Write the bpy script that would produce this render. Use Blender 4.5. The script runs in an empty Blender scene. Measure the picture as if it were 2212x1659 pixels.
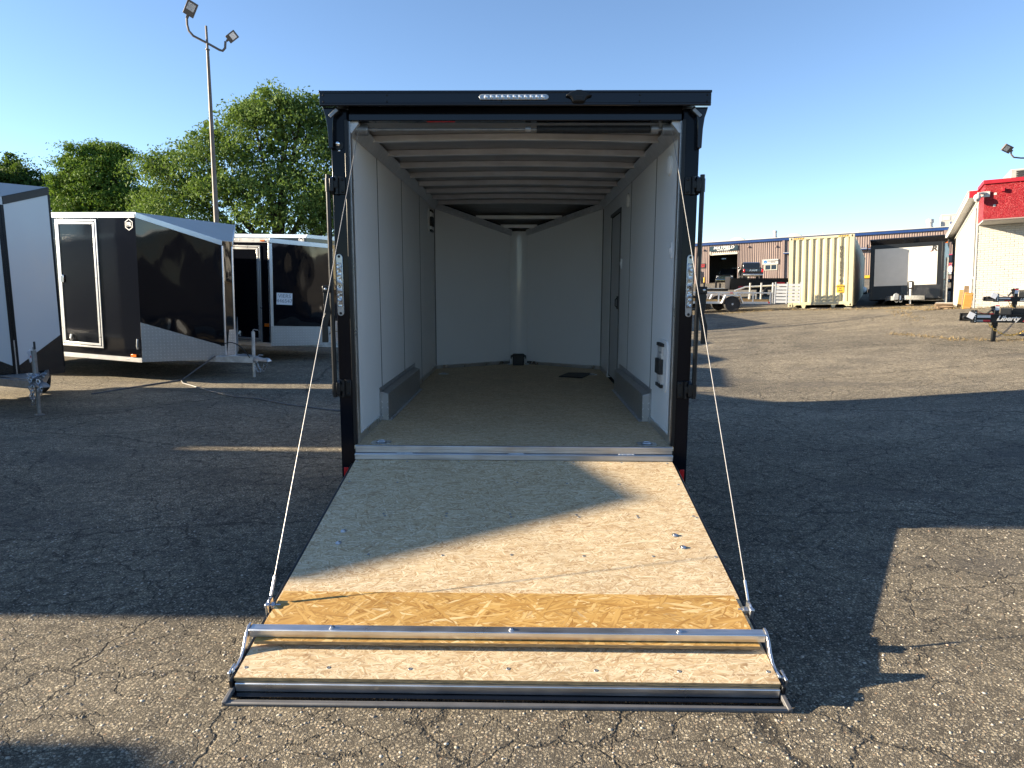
import bpy, bmesh, math, random
import numpy as np
from mathutils import Vector, Matrix

random.seed(7)
rng = np.random.default_rng(11)
R_ = math.radians
scene = bpy.context.scene
COL = scene.collection

# ---------------------------------------------------------------- camera
cam_d = bpy.data.cameras.new('camera')
cam = bpy.data.objects.new('camera', cam_d)
COL.objects.link(cam)
cam_d.sensor_fit = 'HORIZONTAL'
cam_d.sensor_width = 36.0
cam_d.lens = 36.0 * 1462.5 / 2212
cam_d.clip_start = 0.05
cam_d.clip_end = 2000
YAW, PIT, ROL = -0.0158, -0.1427, 0.0029
fw = Vector((math.sin(YAW) * math.cos(PIT), math.cos(YAW) * math.cos(PIT), math.sin(PIT)))
rt = Vector((math.cos(YAW), -math.sin(YAW), 0))
up = rt.cross(fw)
r2 = rt * math.cos(ROL) + up * math.sin(ROL)
u2 = -rt * math.sin(ROL) + up * math.cos(ROL)
cam.matrix_world = Matrix(((r2.x, u2.x, -fw.x, 0.0653), (r2.y, u2.y, -fw.y, -4.9815), (r2.z, u2.z, -fw.z, 1.7472), (0, 0, 0, 1)))
scene.camera = cam

# ---------------------------------------------------------------- world, sun, exposure
SUN_TO = Vector((-1.0, 0.012, 0.287)).normalized()      # direction towards the sun
sun_el = math.asin(SUN_TO.z)
world = bpy.data.worlds.new('World')
scene.world = world
world.use_nodes = True
wn = world.node_tree
wn.nodes.clear()
w_out = wn.nodes.new('ShaderNodeOutputWorld')
w_bg = wn.nodes.new('ShaderNodeBackground')
w_sky = wn.nodes.new('ShaderNodeTexSky')
w_sky.sky_type = 'NISHITA'
w_sky.sun_disc = False
w_sky.sun_elevation = sun_el
w_sky.sun_rotation = math.atan2(SUN_TO.x, SUN_TO.y)
w_sky.altitude = 2500
w_sky.air_density = 1.0
w_sky.dust_density = 0.0
w_sky.ozone_density = 2.2
w_bg.inputs['Strength'].default_value = 0.070
wn.links.new(w_sky.outputs['Color'], w_bg.inputs['Color'])
wn.links.new(w_bg.outputs['Background'], w_out.inputs['Surface'])

sun_d = bpy.data.lights.new('sun', 'SUN')
sun_d.energy = 5.0
sun_d.angle = R_(0.55)
sun_d.color = (1.0, 0.84, 0.61)
sun = bpy.data.objects.new('sun', sun_d)
COL.objects.link(sun)
sun.location = (-30, 0, 20)
sun.rotation_euler = (-SUN_TO).to_track_quat('-Z', 'Y').to_euler()

vs = scene.view_settings
vs.view_transform = 'Standard'
vs.look = 'None'
vs.exposure = 2.0
vs.gamma = 1.0
vs.use_curve_mapping = False
cy = scene.cycles
cy.use_denoising = True
cy.max_bounces = 8
cy.diffuse_bounces = 5
cy.glossy_bounces = 5
cy.transmission_bounces = 6
cy.sample_clamp_indirect = 6.0

# ---------------------------------------------------------------- node helpers
class M:
    def __init__(s, name):
        s.m = bpy.data.materials.new(name)
        s.m.use_nodes = True
        s.nt = s.m.node_tree
        s.b = s.nt.nodes['Principled BSDF']
    def n(s, t, ins=None, **kw):
        nd = s.nt.nodes.new('ShaderNode' + t)
        for k, v in kw.items():
            setattr(nd, k, v)
        for k, v in (ins or {}).items():
            s.put(nd.inputs[k], v)
        return nd
    def put(s, sock, v):
        if isinstance(v, bpy.types.NodeSocket):
            s.nt.links.new(v, sock)
        elif isinstance(v, (tuple, list)) and len(v) == 3 and sock.type == 'RGBA':
            sock.default_value = (*v, 1)
        else:
            sock.default_value = v
    def set(s, **kw):
        for k, v in kw.items():
            s.put(s.b.inputs[k.replace('_', ' ')], v)
    def co(s, kind='Object'):
        return s.n('TexCoord').outputs[kind]
    def map(s, vec, scale=(1, 1, 1), rot=(0, 0, 0), loc=(0, 0, 0)):
        return s.n('Mapping', {'Vector': vec, 'Scale': scale, 'Rotation': rot, 'Location': loc}).outputs[0]
    dim = '3D'
    def noise(s, vec, scale, detail=3, rough=0.55, out='Fac'):
        return s.n('TexNoise', {'Vector': vec, 'Scale': scale, 'Detail': detail, 'Roughness': rough}, noise_dimensions=s.dim).outputs[out]
    def voro(s, vec, scale, out='Distance', feature='F1', rand=1.0):
        return s.n('TexVoronoi', {'Vector': vec, 'Scale': scale, 'Randomness': rand}, feature=feature, voronoi_dimensions=s.dim).outputs[out]
    def math(s, op, a, b=0.0, c=0.0, clamp=False):
        nd = s.n('Math', operation=op, use_clamp=clamp)
        s.put(nd.inputs[0], a); s.put(nd.inputs[1], b); s.put(nd.inputs[2], c)
        return nd.outputs[0]
    def mix(s, f, a, b, blend='MIX'):
        nd = s.n('Mix', data_type='RGBA', blend_type=blend)
        s.put(nd.inputs[0], f); s.put(nd.inputs[6], a); s.put(nd.inputs[7], b)
        return nd.outputs[2]
    def ramp(s, f, stops):
        nd = s.n('ValToRGB', {'Fac': f})
        el = nd.color_ramp.elements
        while len(el) < len(stops):
            el.new(0.5)
        for e, (p, c) in zip(el, stops):
            e.position = p
            e.color = (*c, 1) if len(c) == 3 else c
        return nd.outputs['Color']
    def rng(s, v, a, b, c=0.0, d=1.0, smooth=False):
        nd = s.n('MapRange', {'Value': v, 'From Min': a, 'From Max': b, 'To Min': c, 'To Max': d}, clamp=True)
        if smooth:
            nd.interpolation_type = 'SMOOTHSTEP'
        return nd.outputs[0]
    def bump(s, h, strength=0.5, dist=0.01):
        nd = s.n('Bump', {'Height': h, 'Strength': strength, 'Distance': dist})
        s.put(s.b.inputs['Normal'], nd.outputs[0])

def lin(h):
    h = h.lstrip('#')
    v = [int(h[i:i + 2], 16) / 255 for i in (0, 2, 4)]
    return tuple(x / 12.92 if x < 0.04045 else ((x + 0.055) / 1.055) ** 2.4 for x in v)

def pm(name, col, rough=0.5, metal=0.0, coat=0.0, var=0.12, vscale=3.0, bump=0.0, bscale=40.0, bdist=0.004, rvar=0.1, spec=0.5, emit=None):
    m = M(name)
    co = m.co()
    nz = m.noise(co, vscale, 4)
    f = m.rng(nz, 0.25, 0.75, 1 - var, 1 + var)
    c = m.n('VectorMath', {0: col}, operation='SCALE')
    m.put(c.inputs['Scale'], f)
    m.set(Base_Color=c.outputs[0], Metallic=metal, Coat_Weight=coat, Specular_IOR_Level=spec)
    rz = m.noise(co, vscale * 2.3, 3)
    m.set(Roughness=m.rng(rz, 0.3, 0.7, max(0.02, rough - rvar * 0.5), min(1, rough + rvar * 0.5)))
    if coat:
        m.set(Coat_Roughness=0.04)
    if bump:
        m.bump(m.noise(co, bscale, 4), bump, bdist)
    return m.m

MT = {}
# painted and metal surfaces
def gloss_panel(name, col, rough=0.07, wave=0.25, wscale=1.3, spec=0.40):
    m = M(name)
    co = m.co()
    m.set(Base_Color=col, Roughness=m.rng(m.noise(co, 6), 0.3, 0.75, rough * 0.7, rough * 1.6), Specular_IOR_Level=spec)
    h = m.noise(m.map(co, (1, 1, 0.45)), wscale, 1.5, 0.4)
    m.bump(h, wave, 0.03)
    return m.m
MT['black'] = gloss_panel('black_gloss_paint', (0.0045, 0.0055, 0.009), 0.07, 0.06)
MT['blackpost'] = gloss_panel('black_post_paint', (0.0045, 0.0055, 0.009), 0.09, 0.05, 1.3, 0.16)
MT['blackpanel'] = gloss_panel('black_sheet_panel', (0.005, 0.0055, 0.008), 0.035, 0.8, 1.6, 0.85)
MT['whitepanel'] = gloss_panel('white_sheet_panel', (0.56, 0.58, 0.60), 0.16, 0.15)
MT['nosewhite'] = gloss_panel('white_gloss_trim', (0.70, 0.71, 0.71), 0.10, 0.5, 2.2)
MT['satinblack'] = pm('satin_black_steel', (0.007, 0.008, 0.010), 0.34, 0.0, 0.0, 0.2, 8, 0.05, 120, spec=0.3)
MT['matteblack'] = pm('matte_black_plastic', (0.014, 0.014, 0.015), 0.6, 0, 0, 0.25, 9, 0.2, 90)
MT['rubber'] = pm('rubber', (0.018, 0.018, 0.019), 0.75, 0, 0, 0.3, 6, 0.3, 60)
MT['greytrim'] = pm('grey_rubber_trim', (0.10, 0.10, 0.105), 0.5, 0, 0, 0.2, 10)
def alu(name, col=(0.72, 0.73, 0.75), rough=0.32, stretch=(3, 60, 60), metal=0.95, var=0.18):
    m = M(name)
    co = m.co()
    br = m.noise(m.map(co, stretch), 2.0, 5, 0.6)
    bl = m.noise(co, 4.5, 4)
    f = m.math('MULTIPLY', m.rng(br, 0.3, 0.7, 1 - var, 1 + var * 0.5), m.rng(bl, 0.3, 0.7, 0.86, 1.05))
    c = m.n('VectorMath', {0: col}, operation='SCALE')
    m.put(c.inputs['Scale'], f)
    m.set(Base_Color=c.outputs[0], Metallic=metal, Roughness=m.rng(bl, 0.25, 0.75, rough * 0.7, rough * 1.35))
    m.bump(br, 0.08, 0.002)
    return m.m
MT['alu'] = alu('mill_aluminium')
MT['alusill'] = alu('aluminium_sill', (0.52, 0.54, 0.57), 0.36, (1.5, 40, 40), 0.9, 0.3)
MT['alutrim'] = pm('bright_aluminium_trim', (0.70, 0.72, 0.74), 0.30, 0.7, 0, 0.05, 3, rvar=0.06)
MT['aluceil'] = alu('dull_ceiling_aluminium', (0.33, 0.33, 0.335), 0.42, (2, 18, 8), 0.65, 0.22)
MT['alubow'] = alu('galvanised_bow', (0.60, 0.61, 0.63), 0.45, (2, 30, 10), 0.55, 0.15)
MT['zinc'] = pm('zinc_plate', (0.60, 0.62, 0.65), 0.3, 0.95, 0, 0.25, 14, 0.1, 80)
MT['chrome'] = pm('chrome', (0.8, 0.81, 0.83), 0.08, 1.0, 0, 0.1, 10)
MT['cable'] = pm('wire_rope', (0.42, 0.41, 0.40), 0.45, 0.7, 0, 0.3, 300)
MT['castgrey'] = pm('grey_cast_steel', (0.24, 0.25, 0.26), 0.42, 0.6, 0, 0.25, 18, 0.2, 70)
MT['galv'] = pm('galvanised_steel', (0.55, 0.57, 0.59), 0.4, 0.75, 0, 0.3, 9, 0.15, 50)
MT['gold'] = pm('gold_chain', (0.75, 0.52, 0.16), 0.3, 0.95, 0, 0.2, 30)
MT['chain'] = pm('steel_chain', (0.45, 0.47, 0.5), 0.28, 0.95, 0, 0.2, 30)

def tread(name, col, metal, rough, cell=0.06):
    """raised bars that alternate in direction, as on tread plate"""
    m = M(name)
    uv = m.co('UV')
    sep = m.n('SeparateXYZ', {0: uv})
    u = m.math('DIVIDE', sep.outputs[0], cell); v = m.math('DIVIDE', sep.outputs[1], cell)
    iu = m.math('FLOOR', u); iv = m.math('FLOOR', v)
    par = m.math('MODULO', m.math('ABSOLUTE', m.math('ADD', iu, iv)), 2.0)
    fu = m.math('SUBTRACT', m.math('SUBTRACT', u, iu), 0.5); fv = m.math('SUBTRACT', m.math('SUBTRACT', v, iv), 0.5)
    sg = m.math('SUBTRACT', m.math('MULTIPLY', par, 2.0), 1.0)
    a = m.math('ADD', fu, m.math('MULTIPLY', fv, sg)); b = m.math('SUBTRACT', fu, m.math('MULTIPLY', fv, sg))
    d = m.math('ADD', m.math('POWER', m.math('MULTIPLY', a, 1.15), 2.0), m.math('POWER', m.math('MULTIPLY', b, 4.2), 2.0))
    h = m.rng(d, 0.34, 0.14, 0, 1, True)
    nz = m.noise(m.co(), 6, 4)
    c = m.n('VectorMath', {0: col}, operation='SCALE')
    m.put(c.inputs['Scale'], m.math('ADD', m.rng(nz, 0.3, 0.7, 0.80, 0.88), m.math('MULTIPLY', h, 0.5)))
    m.set(Base_Color=c.outputs[0], Metallic=metal, Roughness=m.math('SUBTRACT', rough, m.math('MULTIPLY', h, rough * 0.3)))
    m.bump(h, 0.9, 0.004)
    return m.m
MT['alubright'] = pm('bright_utility_aluminium', (0.50, 0.51, 0.525), 0.38, 0.4, 0, 0.06, 4)
MT['tread'] = tread('aluminium_tread_plate', (0.52, 0.53, 0.545), 0.85, 0.40)
MT['treadblack'] = tread('black_tread_plate', (0.012, 0.012, 0.014), 0.0, 0.25)
MT['lens'] = None
def scale_lens(name, col, metal, rough):
    m = M(name)
    uv = m.co('UV')
    v = m.voro(m.map(uv, (1, 0.7, 1)), 45, 'Distance')
    m.set(Base_Color=m.ramp(v, [(0.0, (0.55, 0.57, 0.6)), (0.6, (0.3, 0.31, 0.34)), (1.0, col)]), Metallic=metal, Roughness=rough, Coat_Weight=1.0, Coat_Roughness=0.03)
    m.bump(v, 1.0, 0.006)
    return m.m
MT['lens'] = scale_lens('faceted_clear_lens', (0.12, 0.12, 0.14), 0.85, 0.18)
MT['led'] = pm('led_lens', (0.75, 0.77, 0.8), 0.1, 0.5, 1.0, 0.2, 60)
MT['clearlens'] = pm('clear_plastic', (0.32, 0.35, 0.38), 0.12, 0.3, 1.0, 0.15, 30)
MT['red'] = pm('red_reflector', (0.55, 0.006, 0.010), 0.2, 0, 0.6, 0.2, 60)
MT['amber'] = pm('amber_lens', (0.75, 0.16, 0.01), 0.25, 0, 0.6, 0.2, 50)
MT['dimglass'] = pm('dark_glass', (0.010, 0.012, 0.014), 0.05, 0, 0.6, 0.2, 2)

# interior wall and timber
def wallmat(name, col, rough=0.42):
    m = M(name)
    co = m.co()
    nz = m.noise(co, 1.7, 4)
    sp = m.rng(m.voro(co, 5.5, 'Distance'), 0.02, 0.035, 1, 0)
    c = m.mix(m.math('MULTIPLY', sp, 0.5), m.mix(nz, col, tuple(x * 0.94 for x in col)), (0.9, 0.9, 0.9))
    m.set(Base_Color=c, Roughness=m.rng(nz, 0.3, 0.7, rough - 0.06, rough + 0.06))
    m.bump(m.noise(co, 140, 2), 0.05, 0.001)
    return m.m
MT['inwall'] = wallmat('white_vinyl_ply', (0.78, 0.785, 0.785))
MT['indoor'] = wallmat('grey_white_door_skin', (0.50, 0.51, 0.52))
MT['seam'] = pm('grey_seam_strip', (0.10, 0.10, 0.10), 0.5)
MT['whiteplastic'] = pm('white_plastic', (0.72, 0.72, 0.71), 0.35)

def osb(name, stops, strand, layers, edge=0.0, rough=0.62):
    m = M(name)
    uv = m.co('UV')
    wob = m.n('VectorMath', {0: m.noise(uv, 9, 2, out='Color'), 1: (0.03, 0.03, 0)}, operation='MULTIPLY').outputs[0]
    uvw = m.n('VectorMath', {0: uv, 1: wob}, operation='ADD').outputs[0]
    val = pri = edgev = None
    for i, (ang, sl, sw) in enumerate(layers):
        vec = m.map(m.map(uvw, (1, 1, 1), (0, 0, R_(ang)), (i * 3.7, i * 1.3, 0)), (1 / (sl * strand), 1 / (sw * strand), 1))
        vn = m.n('TexVoronoi', {'Vector': vec, 'Scale': 1.0, 'Randomness': 1.0}, voronoi_dimensions='2D')
        s = m.n('SeparateColor', {0: vn.outputs['Color']})
        if val is None:
            val, pri, dist = s.outputs[0], s.outputs[1], vn.outputs['Distance']
        else:
            k = m.math('GREATER_THAN', s.outputs[1], pri)
            def sel(a, b):
                nd = m.n('Mix', data_type='FLOAT')
                m.put(nd.inputs[0], k); m.put(nd.inputs[2], a); m.put(nd.inputs[3], b)
                return nd.outputs[0]
            val, pri, dist = sel(val, s.outputs[0]), sel(pri, s.outputs[1]), sel(dist, vn.outputs['Distance'])
    grain = m.noise(m.map(uvw, (40, 260, 1)), 1.0, 3)
    val2 = m.math('ADD', m.math('MULTIPLY', val, 0.85), m.math('MULTIPLY', grain, 0.18))
    c = m.ramp(val2, stops)
    c = m.mix(m.rng(dist, 0.42, 0.75, 0, edge), c, stops[0][1])
    big = m.noise(uv, 2.5, 3)
    c = m.mix(1.0, c, m.ramp(big, [(0.3, (0.86, 0.86, 0.86)), (0.7, (1.0, 1.0, 1.0))]), 'MULTIPLY')
    m.set(Base_Color=c, Roughness=rough, Specular_IOR_Level=0.3)
    m.bump(val2, 0.3, 0.0018)
    return m.m
FINE = [(0.0, (0.17, 0.085, 0.038)), (0.05, (0.30, 0.175, 0.085)), (0.11, (0.45, 0.315, 0.175)), (0.28, (0.56, 0.425, 0.255)), (0.62, (0.63, 0.505, 0.33)), (1.0, (0.76, 0.65, 0.46))]
GOLD = [(0.0, (0.17, 0.075, 0.018)), (0.09, (0.35, 0.185, 0.048)), (0.30, (0.46, 0.270, 0.080)), (0.70, (0.53, 0.330, 0.108)), (0.86, (0.60, 0.405, 0.165)), (1.0, (0.80, 0.64, 0.38))]
MT['osb'] = osb('sanded_strand_board', FINE, 0.042, [(3, 2.0, 0.22), (-24, 1.6, 0.18), (28, 1.5, 0.2), (-55, 1.1, 0.2), (66, 0.9, 0.2), (-8, 2.6, 0.17)], 0.5)
MT['osbgold'] = osb('golden_strand_board', GOLD, 0.085, [(-36, 2.4, 0.20), (14, 2.0, 0.22), (-10, 2.8, 0.18), (52, 1.7, 0.2), (-66, 1.5, 0.18), (34, 1.1, 0.13), (-22, 0.9, 0.12)], 0.5)
def osbedge(name, a, b):
    m = M(name)
    nz = m.noise(m.map(m.co('UV'), (18, 260, 1)), 1.0, 4)
    m.set(Base_Color=m.ramp(nz, [(0.3, a), (0.7, b)]), Roughness=0.8)
    m.bump(nz, 0.5, 0.002)
    return m.m
MT['osbedge'] = osbedge('strand_board_edge', (0.10, 0.065, 0.03), (0.46, 0.33, 0.17))

def wood(name, a, b, scale=1.0):
    m = M(name)
    nz = m.noise(m.map(m.co('UV'), (3 * scale, 40 * scale, 1)), 1.0, 5)
    m.set(Base_Color=m.ramp(nz, [(0.25, a), (0.75, b)]), Roughness=0.7)
    m.bump(nz, 0.3, 0.003)
    return m.m
MT['pine'] = wood('new_pine', (0.40, 0.23, 0.08), (0.56, 0.36, 0.15))
MT['oldwood'] = wood('weathered_board', (0.13, 0.085, 0.05), (0.28, 0.20, 0.13))
MT['doorwood'] = wood('varnished_door', (0.42, 0.20, 0.035), (0.52, 0.28, 0.065))
MT['barkm'] = pm('bark', (0.055, 0.043, 0.033), 0.9, 0, 0, 0.4, 6, 0.8, 20, 0.02)

# site
def asphalt():
    m = M('aged_asphalt')
    m.dim = '2D'
    co = m.co()
    n_big = m.noise(co, 0.22, 5, 0.6)
    n_mid = m.noise(co, 1.6, 4)
    wob = m.n('VectorMath', {0: m.noise(co, 1.1, 4, 0.6, 'Color'), 1: (0.5, 0.5, 0)}, operation='MULTIPLY').outputs[0]
    cw = m.n('VectorMath', {0: co, 1: wob}, operation='ADD').outputs[0]
    # aggregate, two sizes
    v1 = m.n('TexVoronoi', {'Vector': m.map(co, (1, 1.15, 1)), 'Scale': 62.0, 'Randomness': 1.0}, voronoi_dimensions='2D')
    s1 = m.n('SeparateColor', {0: v1.outputs['Color']})
    st1 = m.math('MULTIPLY', m.rng(v1.outputs['Distance'], 0.46, 0.26, 0, 1, True), m.rng(s1.outputs[0], 0.38, 0.5, 0, 1))
    v2 = m.n('TexVoronoi', {'Vector': co, 'Scale': 155.0, 'Randomness': 1.0}, voronoi_dimensions='2D')
    s2 = m.n('SeparateColor', {0: v2.outputs['Color']})
    st2 = m.math('MULTIPLY', m.rng(v2.outputs['Distance'], 0.5, 0.25, 0, 1, True), m.rng(s2.outputs[0], 0.25, 0.4, 0, 1))
    binder = m.mix(m.rng(n_big, 0.35, 0.65), (0.105, 0.095, 0.080), (0.205, 0.182, 0.146))
    stones = m.ramp(s1.outputs[1], [(0.0, (0.21, 0.186, 0.150)), (0.35, (0.38, 0.338, 0.27)), (0.7, (0.54, 0.485, 0.385)), (0.93, (0.70, 0.635, 0.52)), (1.0, (0.50, 0.34, 0.23))])
    fine = m.ramp(s2.outputs[1], [(0.0, (0.19, 0.170, 0.138)), (0.6, (0.40, 0.358, 0.285)), (1.0, (0.60, 0.54, 0.43))])
    c = m.mix(m.math('MULTIPLY', st2, 0.85), binder, fine)
    c = m.mix(st1, c, stones)
    c = m.mix(1.0, c, m.ramp(n_mid, [(0.28, (0.68, 0.68, 0.68)), (0.72, (0.98, 0.97, 0.95))]), 'MULTIPLY')
    grain = m.noise(co, 13.0, 5, 0.7)
    c = m.mix(1.0, c, m.ramp(grain, [(0.34, (0.66, 0.655, 0.64)), (0.66, (1.22, 1.19, 1.10))]), 'MULTIPLY')
    wear = m.noise(m.map(co, (0.10, 1.3, 1), (0, 0, -0.12)), 1.0, 4, 0.6)
    c = m.mix(1.0, c, m.ramp(wear, [(0.3, (0.84, 0.84, 0.84)), (0.65, (1.04, 1.04, 1.04))]), 'MULTIPLY')
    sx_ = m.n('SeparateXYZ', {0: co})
    near_tone = m.math('MULTIPLY', m.rng(m.math('ADD', sx_.outputs[1], m.math('MULTIPLY', m.noise(co, 0.5, 4), 3.0)), 3.6, 0.4, 0, 1, True), m.rng(sx_.outputs[0], 5.0, 1.5, 0.55, 1.0))  # darker towards the camera, less so to the right
    c = m.mix(1.0, c, m.mix(near_tone, (1.0, 1.0, 1.0), (0.76, 0.75, 0.745)), 'MULTIPLY')
    # dirt and oil stains
    stain = m.rng(m.noise(m.map(co, (0.35, 0.9, 1), (0, 0, 0.2)), 0.9, 4), 0.56, 0.72, 0, 0.55)
    c = m.mix(stain, c, (0.085, 0.078, 0.070))
    # cracks: a coarse net and a finer broken net
    wob2 = m.n('VectorMath', {0: m.noise(co, 7.0, 4, 0.65, 'Color'), 1: (0.12, 0.12, 0)}, operation='MULTIPLY').outputs[0]
    cw = m.n('VectorMath', {0: cw, 1: wob2}, operation='ADD').outputs[0]
    e1 = m.voro(m.map(cw, (0.75, 1.1, 0)), 1.5, 'Distance', 'DISTANCE_TO_EDGE')
    br = m.noise(co, 0.8, 3)
    k1 = m.math('MULTIPLY', m.rng(e1, 0.002, 0.018, 1, 0), m.rng(br, 0.32, 0.47, 0, 1))
    e2 = m.voro(m.map(cw, (0.8, 1.2, 0), (0, 0, 0.5)), 5.0, 'Distance', 'DISTANCE_TO_EDGE')
    k2 = m.math('MULTIPLY', m.rng(e2, 0.004, 0.030, 1, 0), m.rng(m.noise(co, 0.55, 3), 0.38, 0.47, 0, 1))
    e3 = m.voro(m.map(cw, (0.5, 1.0, 0), (0, 0, -0.3)), 0.28, 'Distance', 'DISTANCE_TO_EDGE')
    k3 = m.rng(e3, 0.001, 0.006, 1, 0)
    k = m.math('MAXIMUM', m.math('MAXIMUM', m.math('MULTIPLY', k1, 0.75), m.math('MULTIPLY', k2, 0.85)), m.math('MULTIPLY', k3, 0.75))
    c = m.mix(m.math('MULTIPLY', k, 0.88), c, (0.018, 0.016, 0.014))
    m.set(Base_Color=c, Roughness=0.88, Specular_IOR_Level=0.25)
    h = m.math('ADD', m.math('MULTIPLY', st1, 0.55), m.math('MULTIPLY', st2, 0.25))
    h = m.math('ADD', h, m.math('MULTIPLY', m.noise(co, 320, 2), 0.25))
    h = m.math('SUBTRACT', h, m.math('MULTIPLY', k, 2.2))
    m.bump(h, 0.75, 0.006)
    return m.m
MT['asphalt'] = asphalt()
MT['concrete'] = pm('concrete', (0.30, 0.28, 0.25), 0.85, 0, 0, 0.25, 5, 0.5, 60)
MT['yellow'] = pm('yellow_paint', (0.56, 0.32, 0.02), 0.5, 0, 0, 0.2, 6)
MT['container'] = pm('cream_container_paint', (0.43, 0.395, 0.27), 0.42, 0, 0, 0.08, 1.5)
MT['clad'] = pm('dusty_pink_cladding', (0.245, 0.188, 0.170), 0.6, 0, 0, 0.12, 0.5)
MT['clad2'] = pm('dusty_pink_trim', (0.20, 0.15, 0.14), 0.6, 0, 0, 0.12, 0.5)
MT['bluetrim'] = pm('blue_trim_paint', (0.006, 0.035, 0.15), 0.45, 0, 0, 0.15, 1)
MT['roofwhite'] = pm('pale_metal_roof', (0.42, 0.42, 0.41), 0.45, 0.2, 0, 0.12, 0.6)
MT['dark'] = pm('dark_interior', (0.020, 0.020, 0.020), 0.8)
MT['shopwall'] = pm('shop_interior_wall', (0.12, 0.115, 0.105), 0.8)
MT['creamdoor'] = pm('cream_roller_door', (0.52, 0.50, 0.42), 0.45)
MT['white'] = pm('white_paint', (0.43, 0.425, 0.41), 0.45, 0, 0, 0.06, 3)
MT['whitebrick'] = pm('white_painted_brick', (0.46, 0.44, 0.40), 0.65, 0, 0, 0.10, 9, 0.6, 55, 0.005)
MT['mortar'] = pm('painted_mortar', (0.42, 0.405, 0.37), 0.75, 0, 0, 0.1, 9, 0.4, 60)
MT['whiteblock'] = pm('white_painted_block', (0.46, 0.45, 0.43), 0.6, 0, 0, 0.07, 4, 0.3, 50)
def stucco():
    m = M('red_textured_stucco')
    co = m.co()
    h = m.noise(m.n('VectorMath', {0: co, 1: m.noise(co, 9, 2, out='Color')}, operation='ADD').outputs[0], 19, 2, 0.5)
    m.set(Base_Color=m.ramp(h, [(0.3, (0.26, 0.004, 0.012)), (0.7, (0.38, 0.008, 0.019))]), Roughness=0.36)
    m.bump(h, 1.0, 0.045)
    return m.m
MT['stucco'] = stucco()
MT['redpaint'] = pm('red_trim_paint', (0.30, 0.008, 0.018), 0.45, 0, 0, 0.12, 3)
MT['redcar'] = pm('red_car_paint', (0.46, 0.016, 0.014), 0.2, 0, 0.7, 0.06, 2)
MT['blackcar'] = pm('black_car_paint', (0.009, 0.010, 0.012), 0.16, 0, 0.7, 0.1, 2)
MT['paper'] = pm('paper', (0.74, 0.76, 0.80), 0.7, 0, 0, 0.05, 6)
MT['ink'] = pm('black_ink', (0.02, 0.02, 0.022), 0.6)
MT['pencil'] = pm('grey_marker_ink', (0.22, 0.24, 0.28), 0.6)
MT['signwhite'] = pm('white_sign_lettering', (0.62, 0.62, 0.61), 0.45, 0, 0, 0.03, 3)
MT['signred'] = pm('red_decal', (0.62, 0.02, 0.03), 0.4)
MT['signblue'] = pm('blue_decal', (0.02, 0.16, 0.42), 0.4)
MT['signdark'] = pm('dark_teal_sign', (0.020, 0.035, 0.042), 0.3, 0, 0.3, 0.4, 1.2)
MT['ceramic'] = pm('grey_galvanised_unit', (0.36, 0.35, 0.33), 0.55, 0.2, 0, 0.15, 3)
MT['pole'] = pm('brown_grey_pole', (0.115, 0.095, 0.082), 0.55, 0.1, 0, 0.25, 2)
MT['polewood'] = wood('utility_pole_timber', (0.20, 0.15, 0.10), (0.42, 0.34, 0.24), 0.3)
MT['drygrass'] = pm('dry_grass', (0.20, 0.145, 0.065), 0.9, 0, 0, 0.3, 4)
MT['gravel'] = None
def gravelmat():
    m = M('loose_pebbles')
    r = m.n('ObjectInfo')
    g = m.n('NewGeometry').outputs['Random Per Island']
    m.set(Base_Color=m.ramp(g, [(0.0, (0.15, 0.135, 0.115)), (0.4, (0.25, 0.225, 0.19)), (0.8, (0.36, 0.325, 0.27)), (0.96, (0.48, 0.44, 0.375)), (1.0, (0.38, 0.25, 0.17))]), Roughness=0.8)
    m.bump(m.noise(m.co(), 150, 3), 0.3, 0.003)
    return m.m
MT['gravel'] = gravelmat()
def leafmat(name, dark, light):
    m = M(name)
    g = m.n('NewGeometry').outputs['Random Per Island']
    nz = m.noise(m.co(), 0.7, 3)
    f = m.math('ADD', m.math('MULTIPLY', g, 0.40), m.math('MULTIPLY', nz, 0.75))
    col = m.ramp(f, [(0.28, dark), (0.55, tuple(0.5 * (a + b) for a, b in zip(dark, light))), (0.80, light), (1.0, (light[0] * 1.35, light[1] * 1.15, light[2]))])
    m.set(Base_Color=col, Roughness=0.7, Specular_IOR_Level=0.15)
    tr = m.n('BsdfTranslucent', {'Color': m.mix(0.5, col, (0.22, 0.34, 0.03))})
    mx = m.n('MixShader', {0: 0.20, 1: m.b.outputs[0], 2: tr.outputs[0]})
    m.nt.links.new(mx.outputs[0], m.nt.nodes['Material Output'].inputs[0])
    return m.m
MT['leaf1'] = leafmat('locust_leaves', (0.036, 0.078, 0.020), (0.150, 0.225, 0.058))
MT['leaf2'] = leafmat('bright_green_leaves', (0.032, 0.085, 0.016), (0.115, 0.20, 0.036))
MT['leaf3'] = leafmat('dark_green_leaves', (0.014, 0.040, 0.014), (0.050, 0.105, 0.026))

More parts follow.
